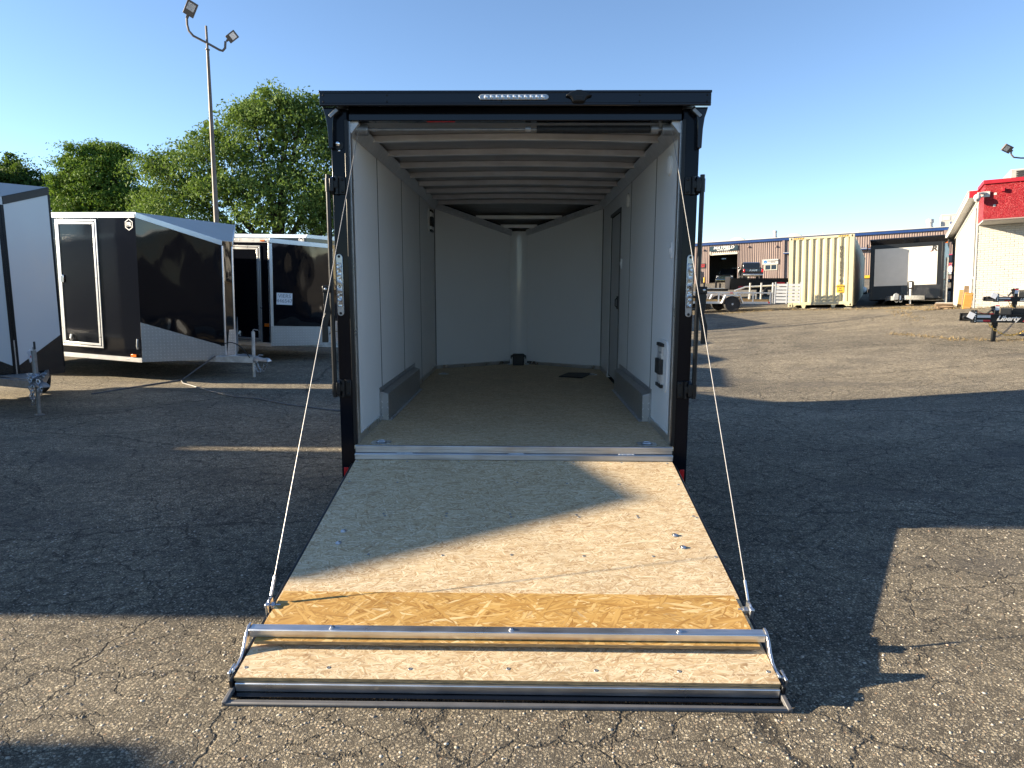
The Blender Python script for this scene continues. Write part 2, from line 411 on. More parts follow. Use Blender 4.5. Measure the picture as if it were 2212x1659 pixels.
# ---------------------------------------------------------------- mesh builder
class B:
    def __init__(s):
        s.v = []; s.f = []
    def add(s, vs, fs):
        o = len(s.v)
        s.v.extend([tuple(p) for p in vs]); s.f.extend([tuple(i + o for i in f) for f in fs])
        return s
    def box(s, x0, x1, y0, y1, z0, z1, mat=None):
        vs = [(x, y, z) for z in (z0, z1) for y in (y0, y1) for x in (x0, x1)]
        if mat is not None:
            vs = [mat @ Vector(p) for p in vs]
        return s.add(vs, [(0, 2, 3, 1), (4, 5, 7, 6), (0, 1, 5, 4), (2, 6, 7, 3), (0, 4, 6, 2), (1, 3, 7, 5)])
    def ext(s, loop, vec):
        """prism: a flat loop of 3-D points pushed along vec"""
        vec = Vector(vec); n = len(loop)
        a = [Vector(p) for p in loop]
        vs = a + [p + vec for p in a]
        fs = [tuple(range(n))[::-1], tuple(range(n, 2 * n))] + [(i, (i + 1) % n, n + (i + 1) % n, n + i) for i in range(n)]
        return s.add(vs, fs)
    def tube(s, path, r, n=8, caps=True, rs=None):
        path = [Vector(p) for p in path]
        m = len(path); vs = []; fs = []
        prev = None
        for i, p in enumerate(path):
            t = (path[min(i + 1, m - 1)] - path[max(i - 1, 0)]).normalized()
            if prev is None:
                ref = Vector((0, 0, 1)) if abs(t.z) < 0.9 else Vector((1, 0, 0))
                a = t.cross(ref).normalized()
            else:
                a = (prev - t * prev.dot(t)).normalized()
            prev = a
            b = t.cross(a)
            rr = rs[i] if rs else r
            for k in range(n):
                th = 2 * math.pi * k / n
                vs.append(p + (a * math.cos(th) + b * math.sin(th)) * rr)
        for i in range(m - 1):
            for k in range(n):
                fs.append((i * n + k, i * n + (k + 1) % n, (i + 1) * n + (k + 1) % n, (i + 1) * n + k))
        if caps:
            fs.append(tuple(range(n))[::-1]); fs.append(tuple(range((m - 1) * n, m * n)))
        return s.add(vs, fs)
    def cyl(s, a, b, r, n=16):
        return s.tube([a, b], r, n)
    def lathe(s, prof, n=24, mat=Matrix(), closed=False):
        """profile of (radius, height) turned round local z"""
        vs = []; fs = []; m = len(prof)
        for r, h in prof:
            for k in range(n):
                th = 2 * math.pi * k / n
                vs.append(mat @ Vector((r * math.cos(th), r * math.sin(th), h)))
        for i in range(m if closed else m - 1):
            j = (i + 1) % m
            for k in range(n):
                fs.append((i * n + k, i * n + (k + 1) % n, j * n + (k + 1) % n, j * n + k))
        if not closed:
            fs.append(tuple(range(n))[::-1]); fs.append(tuple(range((m - 1) * n, m * n)))
        return s.add(vs, fs)
    def torus(s, R, r, n=16, k=8, mat=Matrix(), sx=1.0):
        vs = []; fs = []
        for i in range(n):
            a = 2 * math.pi * i / n
            for j in range(k):
                b = 2 * math.pi * j / k
                vs.append(mat @ Vector(((R + r * math.cos(b)) * math.cos(a) * sx, (R + r * math.cos(b)) * math.sin(a), r * math.sin(b))))
        for i in range(n):
            for j in range(k):
                fs.append((i * k + j, ((i + 1) % n) * k + j, ((i + 1) % n) * k + (j + 1) % k, i * k + (j + 1) % k))
        return s.add(vs, fs)
    def build(s, name, mat, parent=None, smooth=True, bev=0.0, loc=None, uv=True, kind=None):
        me = bpy.data.meshes.new(name)
        me.from_pydata(s.v, [], s.f)
        bm = bmesh.new(); bm.from_mesh(me)
        bmesh.ops.recalc_face_normals(bm, faces=bm.faces)
        if uv:
            ul = bm.loops.layers.uv.new('UVMap')
            for f in bm.faces:
                n = f.normal
                if abs(n.z) < 0.85:
                    t = Vector((-n.y, n.x, 0)).normalized(); q = n.cross(t)
                    for l in f.loops:
                        l[ul].uv = (l.vert.co.dot(t), l.vert.co.dot(q))
                else:
                    for l in f.loops:
                        l[ul].uv = (l.vert.co.x, l.vert.co.y)
        bm.to_mesh(me); bm.free()
        if smooth:
            me.polygons.foreach_set('use_smooth', [True] * len(me.polygons))
            me.set_sharp_from_angle(angle=R_(35))
        if mat is not None:
            me.materials.append(MT[mat] if isinstance(mat, str) else mat)
        o = bpy.data.objects.new(name, me)
        COL.objects.link(o)
        if parent is not None:
            o.parent = parent
        if loc is not None:
            o.location = loc
        if bev:
            md = o.modifiers.new('bevel', 'BEVEL')
            md.width = bev; md.segments = 2; md.limit_method = 'ANGLE'; md.angle_limit = R_(40); md.use_clamp_overlap = True
        if kind:
            o['kind'] = kind
        return o

def box(name, mat, parent, x0, x1, y0, y1, z0, z1, bev=0.0):
    return B().box(x0, x1, y0, y1, z0, z1).build(name, mat, parent, bev=bev)

def tag(o, label, cat, group=None):
    o['label'] = label; o['category'] = cat
    if group:
        o['group'] = group
    return o

def thing(name, label, cat, loc=(0, 0, 0), rot=None, group=None):
    o = bpy.data.objects.new(name, None)
    o.empty_display_size = 0.3
    COL.objects.link(o)
    mw = Matrix.Translation(loc)
    if rot is not None:
        mw = mw @ (rot.to_4x4() if isinstance(rot, Matrix) else Matrix.Rotation(rot, 4, 'Z'))
    o.matrix_world = mw
    return tag(o, label, cat, group)

def clone(o, parent, loc=None, rot=None, scale=None):
    """one more piece that shares its mesh"""
    c = o.copy(); COL.objects.link(c); c.parent = parent
    if loc is not None: c.location = loc
    if rot is not None: c.rotation_euler = rot
    if scale is not None: c.scale = scale
    return c

def kids(o):
    return [c for c in bpy.data.objects if c.parent == o]

def copy_tree(o, parent=None):
    c = o.copy(); COL.objects.link(c); c.parent = parent
    for ch in kids(o):
        copy_tree(ch, c)
    return c

GUP = Vector((-0.017, 0.0516, 0.9985)).normalized()      # plumb, seen from the sloping lot
def site(angle):
    """axes of the plumb buildings: x to the right along the front, y into the depth"""
    x = Vector((math.cos(R_(angle)), -math.sin(R_(angle)), 0))
    x = (x - GUP * x.dot(GUP)).normalized(); y = GUP.cross(x)
    return Matrix((x, y, GUP)).transposed()

def text(name, s, size, mat, parent, loc, rot=(R_(90), 0, 0), depth=0.002, shear=0.0, bold=0.0, sx=1.0, align='CENTER', space=1.0, line=1.0):
    cu = bpy.data.curves.new(name, 'FONT')
    cu.body = s; cu.size = size; cu.extrude = depth; cu.shear = shear; cu.offset = bold
    cu.align_x = align; cu.align_y = 'CENTER'; cu.space_character = space; cu.space_line = line; cu.resolution_u = 3
    t = bpy.data.objects.new(name, cu); COL.objects.link(t)
    dg = bpy.context.evaluated_depsgraph_get()
    me = bpy.data.meshes.new_from_object(t.evaluated_get(dg))
    bpy.data.objects.remove(t); bpy.data.curves.remove(cu)
    me.materials.clear(); me.materials.append(MT[mat])
    o = bpy.data.objects.new(name, me); COL.objects.link(o)
    o.parent = parent; o.location = loc; o.rotation_euler = rot; o.scale = (sx, 1, 1)
    return o

def chain_mesh(path, R=0.022, r=0.005):
    """oval links, every second one turned a quarter"""
    b = B()
    pts = [Vector(p) for p in path]
    seg = [(pts[i + 1] - pts[i]).length for i in range(len(pts) - 1)]
    L = sum(seg); step = R * 2.1; n = max(2, int(L / step))
    for k in range(n):
        d = L * (k + 0.5) / n; i = 0
        while i < len(seg) - 1 and d > seg[i]:
            d -= seg[i]; i += 1
        t = (pts[i + 1] - pts[i]).normalized(); p = pts[i] + t * d
        q = t.to_track_quat('X', 'Z').to_matrix().to_4x4()
        b.torus(R * 0.72, r, 10, 5, Matrix.Translation(p) @ q @ Matrix.Rotation(R_(90) * (k % 2) + 0.3, 4, 'X'), sx=1.6)
    return b

def sag(a, b, drop, n=10):
    a, b = Vector(a), Vector(b)
    return [a.lerp(b, i / n) + Vector((0, 0, -drop * 4 * (i / n) * (1 - i / n))) for i in range(n + 1)]

# ---------------------------------------------------------------- ground
def cpos(t):
    t = np.asarray(t, dtype=float)
    return np.where(t <= -1, 0, np.where(t < 1, (t + 1) ** 2 / 4, t))
def ground_z(x, y):
    x = np.asarray(x, dtype=float); y = np.asarray(y, dtype=float)
    z = 0.070 * cpos(np.minimum(x, 30) - 4.5) + 0.014 * cpos(np.minimum(y, 80) - 6)
    z = z + 0.32 * np.exp(-((x - 14.5) ** 2 + (y - 16) ** 2) / (2 * 2.6 ** 2)) + 0.20 * np.exp(-((x - 8.0) ** 2 + (y - 23.5) ** 2) / (2 * 3.5 ** 2))
    return z
def gz(x, y):
    return float(ground_z(x, y))
gx = np.unique(np.concatenate([np.arange(-14, 46, 0.5), np.arange(-60, 100, 5.0), np.arange(-600, 601, 50.0)]))
gy = np.unique(np.concatenate([np.arange(-8, 30, 0.5), np.arange(-40, 100, 4.0), np.arange(-200, 901, 50.0)]))
GX, GY = np.meshgrid(gx, gy)
GZ = ground_z(GX, GY)
gv = np.stack([GX.ravel(), GY.ravel(), GZ.ravel()], 1)
nx, ny = len(gx), len(gy)
ii, jj = np.meshgrid(np.arange(nx - 1), np.arange(ny - 1))
a0 = (jj * nx + ii).ravel()
gf = np.stack([a0, a0 + 1, a0 + nx + 1, a0 + nx], 1)
gme = bpy.data.meshes.new('ground')
gme.from_pydata(gv.tolist(), [], gf.tolist())
gme.polygons.foreach_set('use_smooth', [True] * len(gme.polygons))
gme.materials.append(MT['asphalt'])
ground = bpy.data.objects.new('ground', gme); COL.objects.link(ground)
ground['kind'] = 'structure'

# ---------------------------------------------------------------- the open cargo trailer
T = thing('enclosed_trailer', 'open black enclosed trailer with its rear ramp lowered, seen straight into its white interior', 'trailer')
HW = 1.178; FZ = 0.58; CZ = 2.90; LB = 4.65; NY = 5.30; NF = 0.13; NZ = 2.58
# floor
B().ext([(-HW, -0.10, 0.555), (HW, -0.10, 0.555), (HW, LB, 0.555), (NF, NY, 0.555), (-NF, NY, 0.555), (-HW, LB, 0.555)], (0, 0, 0.025)).build('floor_deck', 'osb', T)
# outer shell
for s in (-1, 1):
    x0, x1 = sorted((s * 1.285, s * 1.206))
    if s < 0:
        box('side_wall', 'blackpanel', T, x0, x1, 0.06, LB, 0.44, 2.985)
    else:
        w = B(); w.box(x0, x1, 0.06, 2.93, 0.44, 2.985); w.box(x0, x1, 3.81, LB, 0.44, 2.985); w.box(x0, x1, 2.93, 3.81, 2.62, 2.985); w.box(x0, x1, 2.93, 3.81, 0.44, 0.60)
        w.build('side_wall', 'blackpanel', T)
    B().ext([(s * 1.285, LB, 0.44), (s * 0.15, NY + 0.09, 0.44), (s * 0.15, NY + 0.09, 2.66), (s * 1.285, LB, 2.985)], (-s * 0.02, -0.035, 0)).build('front_wall', 'blackpanel', T)
    # interior lining, panel by panel
    if s < 0:
        cuts = [(0.03, 0.93, FZ, CZ), (0.93, 2.09, FZ, CZ), (2.09, 3.29, FZ, CZ), (3.29, LB - 0.01, FZ, CZ)]
    else:
        cuts = [(0.03, 0.89, FZ, CZ), (0.89, 2.21, FZ, CZ), (2.21, 2.92, FZ, CZ), (3.82, LB - 0.01, FZ, CZ), (2.92, 3.82, 2.64, CZ)]
    for (a, b, z0, z1) in cuts:
        xa, xb = sorted((s * 1.204, s * HW))
        box('wall_panel', 'inwall', T, xa, xb, a + 0.002, b - 0.002, z0, z1)
    for a in ([0.93, 2.09, 3.29] if s < 0 else [0.89, 2.21]):
        xa, xb = sorted((s * HW, s * (HW - 0.0025)))
        box('seam_strip', 'seam', T, xa, xb, a - 0.009, a + 0.009, FZ + 0.05, CZ)
    # front V lining
    B().ext([(s * HW, LB, FZ), (s * NF, NY, FZ), (s * NF, NY, NZ), (s * HW, LB, CZ)], (s * 0.008, 0.02, 0)).build('front_panel', 'inwall', T)
    box('corner_strip', 'seam', T, *sorted((s * HW, s * (HW - 0.012))), LB - 0.012, LB - 0.002, FZ, CZ - 0.02)
    # trims
    xa, xb = sorted((s * HW, s * (HW - 0.012)))
    for (ya, yb) in [(-0.02, 0.84), (2.72, 2.92 if s > 0 else LB)] + ([(3.82, LB)] if s > 0 else []):
        box('floor_trim', 'alu', T, xa, xb, ya, yb, FZ, FZ + 0.055)
    B().ext([(s * HW, LB, FZ), (s * NF, NY, FZ), (s * NF, NY, FZ + 0.05), (s * HW, LB, FZ + 0.05)], (-s * 0.006, -0.010, 0)).build('floor_trim', 'alu', T)
    B().ext([(s * (HW - 0.001), 0.0, CZ - 0.085), (s * (HW - 0.012), 0.0, CZ - 0.09), (s * (HW - 0.075), 0.0, CZ - 0.012), (s * (HW - 0.07), 0.0, CZ - 0.001), (s * (HW - 0.001), 0.0, CZ - 0.001)], (0, LB, 0)).build('cove_trim', 'alubow', T)
    B().ext([(s * HW, LB, CZ - 0.08), (s * NF, NY, NZ - 0.08), (s * NF, NY, NZ), (s * HW, LB, CZ)], (-s * 0.028, -0.045, 0)).build('cove_trim', 'alubow', T)
    # wheel box
    xw, xi = s * (HW - 0.001), s * 1.112
    wb = B().ext([(xw, 0.86, FZ), (xi, 0.86, FZ), (xi, 0.86, 0.815), (xw, 0.86, 0.835)], (0, 1.84, 0)).build('wheel_box', 'alusill', T, bev=0.003)
    xa, xb = sorted((s * (HW - 0.004), xi - s * 0.002))
    box('end_plate', 'tread', wb, xa, xb, 0.852, 0.859, FZ + 0.006, 0.81)
    fl = B(); fl.box(*sorted((xw, xw - s * 0.006)), 0.80, 2.74, 0.836, 0.875); fl.box(*sorted((xi, xi - s * 0.028)), 0.86, 2.70, FZ, FZ + 0.005); fl.box(*sorted((xw, xw - s * 0.006)), 0.80, 0.858, FZ + 0.06, 0.836)
    fl.build('flange', 'alusill', wb)
    riv = B()
    for i in range(12):
        y = 0.92 + i * 0.155
        riv.lathe([(0.006, 0), (0.005, 0.004), (0.001, 0.006)], 8, Matrix.Translation((xi - s * 0.015, y, FZ + 0.005)))
        riv.lathe([(0.006, 0), (0.005, 0.004), (0.001, 0.006)], 8, Matrix.Translation((xw - s * 0.006, y, 0.856)) @ Matrix.Rotation(-s * R_(90), 4, 'Y'))
    riv.build('rivet_row', 'zinc', wb, kind='stuff')
# nose corner cover, slightly bowed and glossy
nb = B(); NS = 8
pts = [(-NF + 2 * NF * i / NS, NY - 0.012 - 0.022 * math.sin(math.pi * i / NS)) for i in range(NS + 1)]
nb.ext([(x, y, FZ) for x, y in pts] + [(NF, NY + 0.01, FZ), (-NF, NY + 0.01, FZ)], (0, 0, NZ - FZ - 0.02)).build('nose_panel', 'nosewhite', T)
B().box(-0.17, 0.17, NY + 0.02, NY + 0.10, 0.44, 2.69).build('nose_cap', 'blackpanel', T)
# ceiling sheet with a slight crown, sloping nose part, bows
def crown(x): return 0.020 * (1 - abs(x / HW) ** 1.5)
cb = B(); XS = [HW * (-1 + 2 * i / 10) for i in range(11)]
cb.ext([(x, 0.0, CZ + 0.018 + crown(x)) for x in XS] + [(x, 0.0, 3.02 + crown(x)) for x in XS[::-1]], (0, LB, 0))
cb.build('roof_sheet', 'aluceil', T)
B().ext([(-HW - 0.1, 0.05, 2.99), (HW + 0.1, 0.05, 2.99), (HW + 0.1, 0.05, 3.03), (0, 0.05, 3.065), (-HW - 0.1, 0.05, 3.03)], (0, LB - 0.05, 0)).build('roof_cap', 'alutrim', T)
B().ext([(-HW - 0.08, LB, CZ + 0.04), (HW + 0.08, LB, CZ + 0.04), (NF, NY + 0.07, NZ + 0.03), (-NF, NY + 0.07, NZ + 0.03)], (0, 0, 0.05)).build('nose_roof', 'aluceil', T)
def bow(y, dz=0.0, half=HW - 0.05, w=0.024, crowned=True):
    b = B(); xs = [half * (-1 + 2 * i / 10) for i in range(11)]
    k = (lambda x: crown(x)) if crowned else (lambda x: 0)
    lo = [(x, y - w, CZ - 0.034 + k(x) + dz) for x in xs]; hi = [(x, y - w, CZ + 0.017 + k(x) + dz) for x in xs[::-1]]
    b.ext(lo + hi, (0, 2 * w, 0))
    b.build('roof_bow', 'alubow', T, bev=0.004)
for i in range(7):
    bow(0.56 + 0.58 * i)
bow(LB - 0.03)
bow(5.0, -0.155, 0.62, 0.03, False)
bow(5.2, -0.265, 0.27, 0.02, False)
# side door in the right wall
d = box('side_door', 'indoor', T, 1.190, 1.270, 2.955, 3.785, 0.62, 2.60)
box('door_seal', 'rubber', d, 1.184, 1.206, 3.786, 3.82, 0.60, 2.63); box('door_seal', 'rubber', d, 1.184, 1.206, 2.955, 3.786, 2.602, 2.638)
fr = B(); fr.box(1.168, 1.184, 2.92, 2.952, 0.60, 2.64); fr.box(1.168, 1.184, 2.92, 3.82, 2.612, 2.645); fr.build('door_frame', 'seam', d)
hb = B(); hb.box(1.172, 1.190, 3.02, 3.13, 1.49, 1.64); hb.tube([(1.165, 3.05, 1.51), (1.148, 3.05, 1.53), (1.148, 3.05, 1.60), (1.165, 3.05, 1.62)], 0.007, 6); hb.build('door_handle', 'matteblack', d, bev=0.004)
# side vents
def vent(s, y0, y1, z0, z1):
    x = s * HW
    v = B(); yc = (y0 + y1) / 2; hw_ = (y1 - y0) / 2; n = 20; lp = []
    for i in range(n):
        a = 2 * math.pi * i / n
        ca, sa = math.cos(a), math.sin(a)
        lp.append((x, yc + hw_ * math.copysign(abs(ca) ** 0.35, ca), (z0 + z1) / 2 + (z1 - z0) / 2 * math.copysign(abs(sa) ** 0.35, sa)))
    v.ext(lp, (-s * 0.010, 0, 0))
    p = v.build('side_vent', 'whiteplastic', T)
    for (za, zb_) in ((z1 - 0.055, z1 - 0.03), (z0 + 0.03, z0 + 0.055)):
        box('vent_clip', 'matteblack', p, *sorted((x - s * 0.010, x - s * 0.032)), y0 + 0.10, y1 - 0.04, za, zb_)
    r = B()
    for yy in (y0 + 0.13, y0 + 0.2, y0 + 0.27):
        r.box(*sorted((x - s * 0.012, x - s * 0.026)), yy, yy + 0.012, z0 + 0.05, z1 - 0.05)
    r.build('vent_rail', 'alu', p)
    box('vent_slider', 'matteblack', p, *sorted((x - s * 0.010, x - s * 0.045)), y0 + 0.12, y1 - 0.06, (z0 + z1) / 2 - 0.07, (z0 + z1) / 2 + 0.05, 0.004)
vent(1, 0.20, 0.54, 0.93, 1.34)
vent(-1, 4.02, 4.40, 2.44, 2.78)
for (y, z) in ((0.205, 2.02), (2.80, 2.01)):
    sp = box('switch_plate', 'whiteplastic', T, HW - 0.012, HW, y - 0.035, y + 0.035, z - 0.058, z + 0.058, 0.003)
    box('switch', 'whiteplastic', sp, HW - 0.02, HW - 0.012, y - 0.012, y + 0.012, z - 0.02, z + 0.02)
for (y, z) in ((0.36, 2.66), (2.42, 2.66)):
    B().lathe([(0.075, 0), (0.073, 0.012), (0.06, 0.022), (0.02, 0.028)], 24, Matrix.Translation((HW, y, z)) @ Matrix.Rotation(-R_(90), 4, 'Y')).build('dome_light', 'whiteplastic', T)
# small box at the foot of the nose
jb = box('battery_box', 'matteblack', T, -0.085, 0.085, 5.10, 5.24, FZ, FZ + 0.165, 0.01)
jl = B(); jl.box(-0.10, 0.10, 5.095, 5.245, FZ + 0.130, FZ + 0.15); jl.box(-0.115, -0.10, 5.12, 5.15, FZ + 0.10, FZ + 0.15); jl.box(0.10, 0.115, 5.12, 5.15, FZ + 0.10, FZ + 0.15); jl.build('box_lid', 'matteblack', jb, bev=0.003)
for s in (-1, 1):
    B().box(s * 0.13 - 0.03, s * 0.13 + 0.03, 5.215, 5.245, FZ, FZ + 0.02).build('foot_bracket', 'castgrey', T)

# rear frame
for s in (-1, 1):
    xa, xb = sorted((s * 1.168, s * 1.290))
    p = box('rear_post', 'blackpost', T, xa, xb, -0.055, 0.058, 0.28, 2.972, 0.008)
    box('inner_lip', 'satinblack', p, *sorted((s * 1.166, s * 1.192)), -0.064, -0.056, 0.50, 2.90, 0.003)
    box('edge_trim', 'alu', p, *sorted((s * 1.1665, s * 1.1585)), -0.03, 0.028, 0.585, 2.895)
    # lamp strip with two fixing screws
    lp = [(0.024 * math.cos(a), 0.024 * math.sin(a)) for a in [math.pi * i / 8 for i in range(9)]]
    loop = [(s * 1.255 + x, -0.056, 1.953 + z) for x, z in lp] + [(s * 1.255 - x, -0.056, 1.558 - z) for x, z in lp]
    tl = B().ext(loop, (0, -0.016, 0)).build('tail_light', 'clearlens', p, bev=0.004)
    B().ext([(s * 1.255 - 0.018, -0.0722, 1.60), (s * 1.255 + 0.018, -0.0722, 1.60), (s * 1.255 + 0.018, -0.0722, 1.915), (s * 1.255 - 0.018, -0.0722, 1.915)], (0, -0.008, 0)).build('lamp_lens', 'lens', p, bev=0.003)
    for z in (1.553, 1.958):
        B().lathe([(0.010, 0), (0.008, 0.004), (0.002, 0.006)], 12, Matrix.Translation((s * 1.255, -0.072, z)) @ Matrix.Rotation(R_(90), 4, 'X')).build('lamp_screw', 'satinblack', p)
    B().torus(0.010, 0.003, 12, 6, Matrix.Translation((s * 1.255, -0.081, 1.745)) @ Matrix.Rotation(R_(90), 4, 'X'), 0.7).build('lamp_clip', 'satinblack', p)
    box('reflector', 'red', p, *sorted((s * 1.238, s * 1.272)), -0.064, -0.056, 0.292, 0.402, 0.003)
    # cam-lock brackets, bar and lever
    for zc in (2.452, 1.004):
        br = B(); br.box(*sorted((s * 1.197, s * 1.245)), -0.066, -0.056, zc - 0.062, zc + 0.062)
        br = br.build('lock_bracket', 'satinblack', p, bev=0.006)
        k = B(); k.tube([(s * 1.255, -0.078, zc - 0.064), (s * 1.255, -0.078, zc + 0.064)], 0.014, 10)
        k.ext([(s * 1.245, -0.058, zc - 0.03), (s * 1.245, -0.095, zc - 0.02), (s * 1.318, -0.105, zc - 0.02), (s * 1.318, -0.07, zc - 0.03)], (0, 0, 0.05))
        k.ext([(s * 1.268, -0.056, zc - 0.066), (s * 1.268, -0.11, zc - 0.045), (s * 1.268, -0.11, zc + 0.045), (s * 1.268, -0.056, zc + 0.066)], (s * 0.028, 0, 0))
        k.build('cam_keeper', 'satinblack', br, bev=0.003)
        for dz in (-0.042, 0.042):
            B().lathe([(0.011, 0), (0.009, 0.006), (0.003, 0.009)], 10, Matrix.Translation((s * 1.216, -0.066, zc + dz)) @ Matrix.Rotation(R_(90), 4, 'X')).build('bracket_bolt', 'satinblack', br)
    bar = B().tube([(s * 1.312, -0.085, 0.941), (s * 1.312, -0.085, 2.524)], 0.0165, 14).build('lock_bar', 'satinblack', T)
    for zc in (2.452, 1.004):
        B().tube([(s * 1.312, -0.085, zc - 0.045), (s * 1.312, -0.085, zc + 0.045)], 0.0205, 14).build('bar_collar', 'satinblack', bar)
    cl = B(); cl.box(*sorted((s * 1.312, s * 1.372)), -0.118, -0.10, 1.700, 1.752)
    cl.build('lever_boss', 'satinblack', bar, bev=0.006)
    lever = [(s * 1.345, -0.112, 1.715), (s * 1.345, -0.114, 1.62), (s * 1.336, -0.114, 1.56), (s * 1.362, -0.116, 1.47), (s * 1.362, -0.118, 1.345)]
    lv = B()
    for i in range(len(lever) - 1):
        a, b2 = Vector(lever[i]), Vector(lever[i + 1])
        lv.ext([(a.x - 0.022, a.y, a.z), (a.x + 0.022, a.y, a.z), (b2.x + 0.022, b2.y, b2.z), (b2.x - 0.022, b2.y, b2.z)], (0, 0.010, 0))
    lv.build('lock_lever', 'satinblack', bar, bev=0.002)
    B().lathe([(0.010, 0), (0.009, 0.005), (0.004, 0.008)], 10, Matrix.Translation((s * 1.347, -0.119, 1.727)) @ Matrix.Rotation(R_(90), 4, 'X')).build('lever_bolt', 'zinc', bar)
    # flared gusset below the hood
    B().ext([(s * 1.24, -0.03, 2.968), (s * 1.326, -0.03, 2.968), (s * 1.320, -0.03, 2.945), (s * 1.306, -0.03, 2.90), (s * 1.297, -0.03, 2.83), (s * 1.2925, -0.03, 2.70), (s * 1.262, -0.03, 2.70), (s * 1.258, -0.03, 2.88)], (0, -0.10 * 0.75, 0)).build('hood_gusset', 'black', T, bev=0.003)
    # loading lamp under the hood
    rm = Matrix.Translation((s * 1.252, -0.085, 2.932)) @ Matrix.Rotation(s * R_(42), 4, 'Y')
    cgl = B().box(-0.045, 0.045, -0.02, 0.03, -0.018, 0.020, rm).build('loading_light', 'satinblack', T, bev=0.005)
    B().box(-0.036, 0.036, -0.026, -0.0205, -0.012, 0.012, rm).build('lamp_grille', 'castgrey', cgl, bev=0.002)
dm = B().lathe([(0.030, 0), (0.030, 0.006), (0.006, 0.007)], 16, Matrix.Translation((-1.232, -0.056, 2.725)) @ Matrix.Rotation(R_(90), 4, 'X')).build('post_lamp', 'satinblack', T)
B().lathe([(0.024, 0), (0.022, 0.012), (0.014, 0.022), (0.003, 0.027)], 16, Matrix.Translation((-1.240, -0.062, 2.735)) @ Matrix.Rotation(R_(90), 4, 'X')).build('lamp_shell', 'chrome', dm)
B().lathe([(0.008, 0), (0.007, 0.004), (0.002, 0.006)], 10, Matrix.Translation((-1.232, -0.056, 2.690)) @ Matrix.Rotation(R_(90), 4, 'X')).build('lamp_screw', 'chrome', dm)
box('header', 'black', T, -1.168, 1.168, -0.030, 0.045, 2.898, 2.985, 0.005)
hood = B(); hood.ext([(-1.333, -0.150, 3.056), (-1.333, -0.150, 2.972), (-1.333, -0.143, 2.966), (-1.333, -0.132, 2.972), (-1.333, 0.05, 2.990), (-1.333, 0.05, 3.062), (-1.333, -0.150, 3.066)], (2.666, 0, 0))
hood = hood.build('rear_hood', 'black', T, bev=0.003)
hr = B(); hr.box(-1.335, 1.335, -0.156, -0.150, 3.050, 3.066); hr.box(-1.333, 1.333, -0.153, -0.150, 2.984, 2.988)
hr.build('hood_lip', 'black', hood, bev=0.002)
rv = B()
for x in (-1.305, -0.87, -0.09, 0.85, 1.305):
    for z in (3.036, 2.995):
        rv.lathe([(0.007, 0), (0.006, 0.004), (0.002, 0.006)], 8, Matrix.Translation((x, -0.150, z)) @ Matrix.Rotation(R_(90), 4, 'X'))
rv.build('hood_rivets', 'satinblack', hood, kind='stuff')
lp = [(0.018 * math.cos(a), 0.018 * math.sin(a)) for a in [math.pi * i / 8 for i in range(9)]]
lbl = [(0.214 + z, -0.150, 3.021 - x) for x, z in lp] + [(-0.222 - z, -0.150, 3.021 + x) for x, z in lp]
lb = B().ext(lbl, (0, -0.014, 0)).build('light_bar', 'clearlens', hood, bev=0.004)
l0 = None
for i in range(11):
    x = -0.194 + i * 0.0385
    if l0 is None:
        l0 = B().lathe([(0.0135, 0), (0.0120, 0.004), (0.004, 0.009)], 14, Matrix.Rotation(R_(90), 4, 'X')).build('led', 'led', hood, loc=(x, -0.164, 3.021))
    else:
        clone(l0, hood, (x, -0.164, 3.021))
cm = B()
cm.ext([(0.345, -0.152, 3.026), (0.38, -0.152, 3.050), (0.42, -0.152, 3.062), (0.452, -0.152, 3.062), (0.492, -0.152, 3.050), (0.528, -0.152, 3.026), (0.492, -0.152, 3.016), (0.475, -0.152, 2.985), (0.398, -0.152, 2.985), (0.382, -0.152, 3.016)], (0, -0.035, 0))
cm = cm.build('rear_camera', 'satinblack', hood, bev=0.008)
cg = B()
for z in (2.998, 3.008, 3.018):
    cg.box(0.412, 0.462, -0.190, -0.187, z, z + 0.004)
cg.build('camera_slots', 'matteblack', cm)
# counterbalance above the opening
sh = B().tube([(-1.13, 0.075, 2.862), (1.13, 0.075, 2.862)], 0.010, 10).build('spring_shaft', 'castgrey', T)
sb = B()
for i in range(86):
    x = 0.16 + i * 0.0094
    sb.torus(0.0245, 0.0042, 14, 5, Matrix.Translation((x, 0.075, 2.862)) @ Matrix.Rotation(R_(90), 4, 'Y'))
sb.tube([(0.16, 0.075, 2.862), (0.965, 0.075, 2.862)], 0.022, 12)
sb.build('torsion_spring', 'matteblack', T)
for s in (-1, 1):
    dr = B()
    for i in range(10):
        dr.torus(0.036, 0.0045, 18, 5, Matrix.Translation((s * (1.06 + i * 0.0085), 0.075, 2.858)) @ Matrix.Rotation(R_(90), 4, 'Y'))
    dr.tube([(s * 1.05, 0.075, 2.858), (s * 1.145, 0.075, 2.858)], 0.035, 18)
    dr.build('cable_drum', 'castgrey', T)
cn = B(); cn.tube([(0.075, 0.075, 2.862), (0.115, 0.075, 2.862)], 0.026, 12); cn.tube([(0.97, 0.075, 2.862), (1.02, 0.075, 2.862)], 0.031, 12); cn.tube([(-1.02, 0.075, 2.862), (-1.0, 0.075, 2.862)], 0.016, 10)
cn.build('spring_cone', 'castgrey', T)
box('warning_strip', 'signred', T, -0.62, -0.42, -0.010, 0.008, 2.8955, 2.8975)
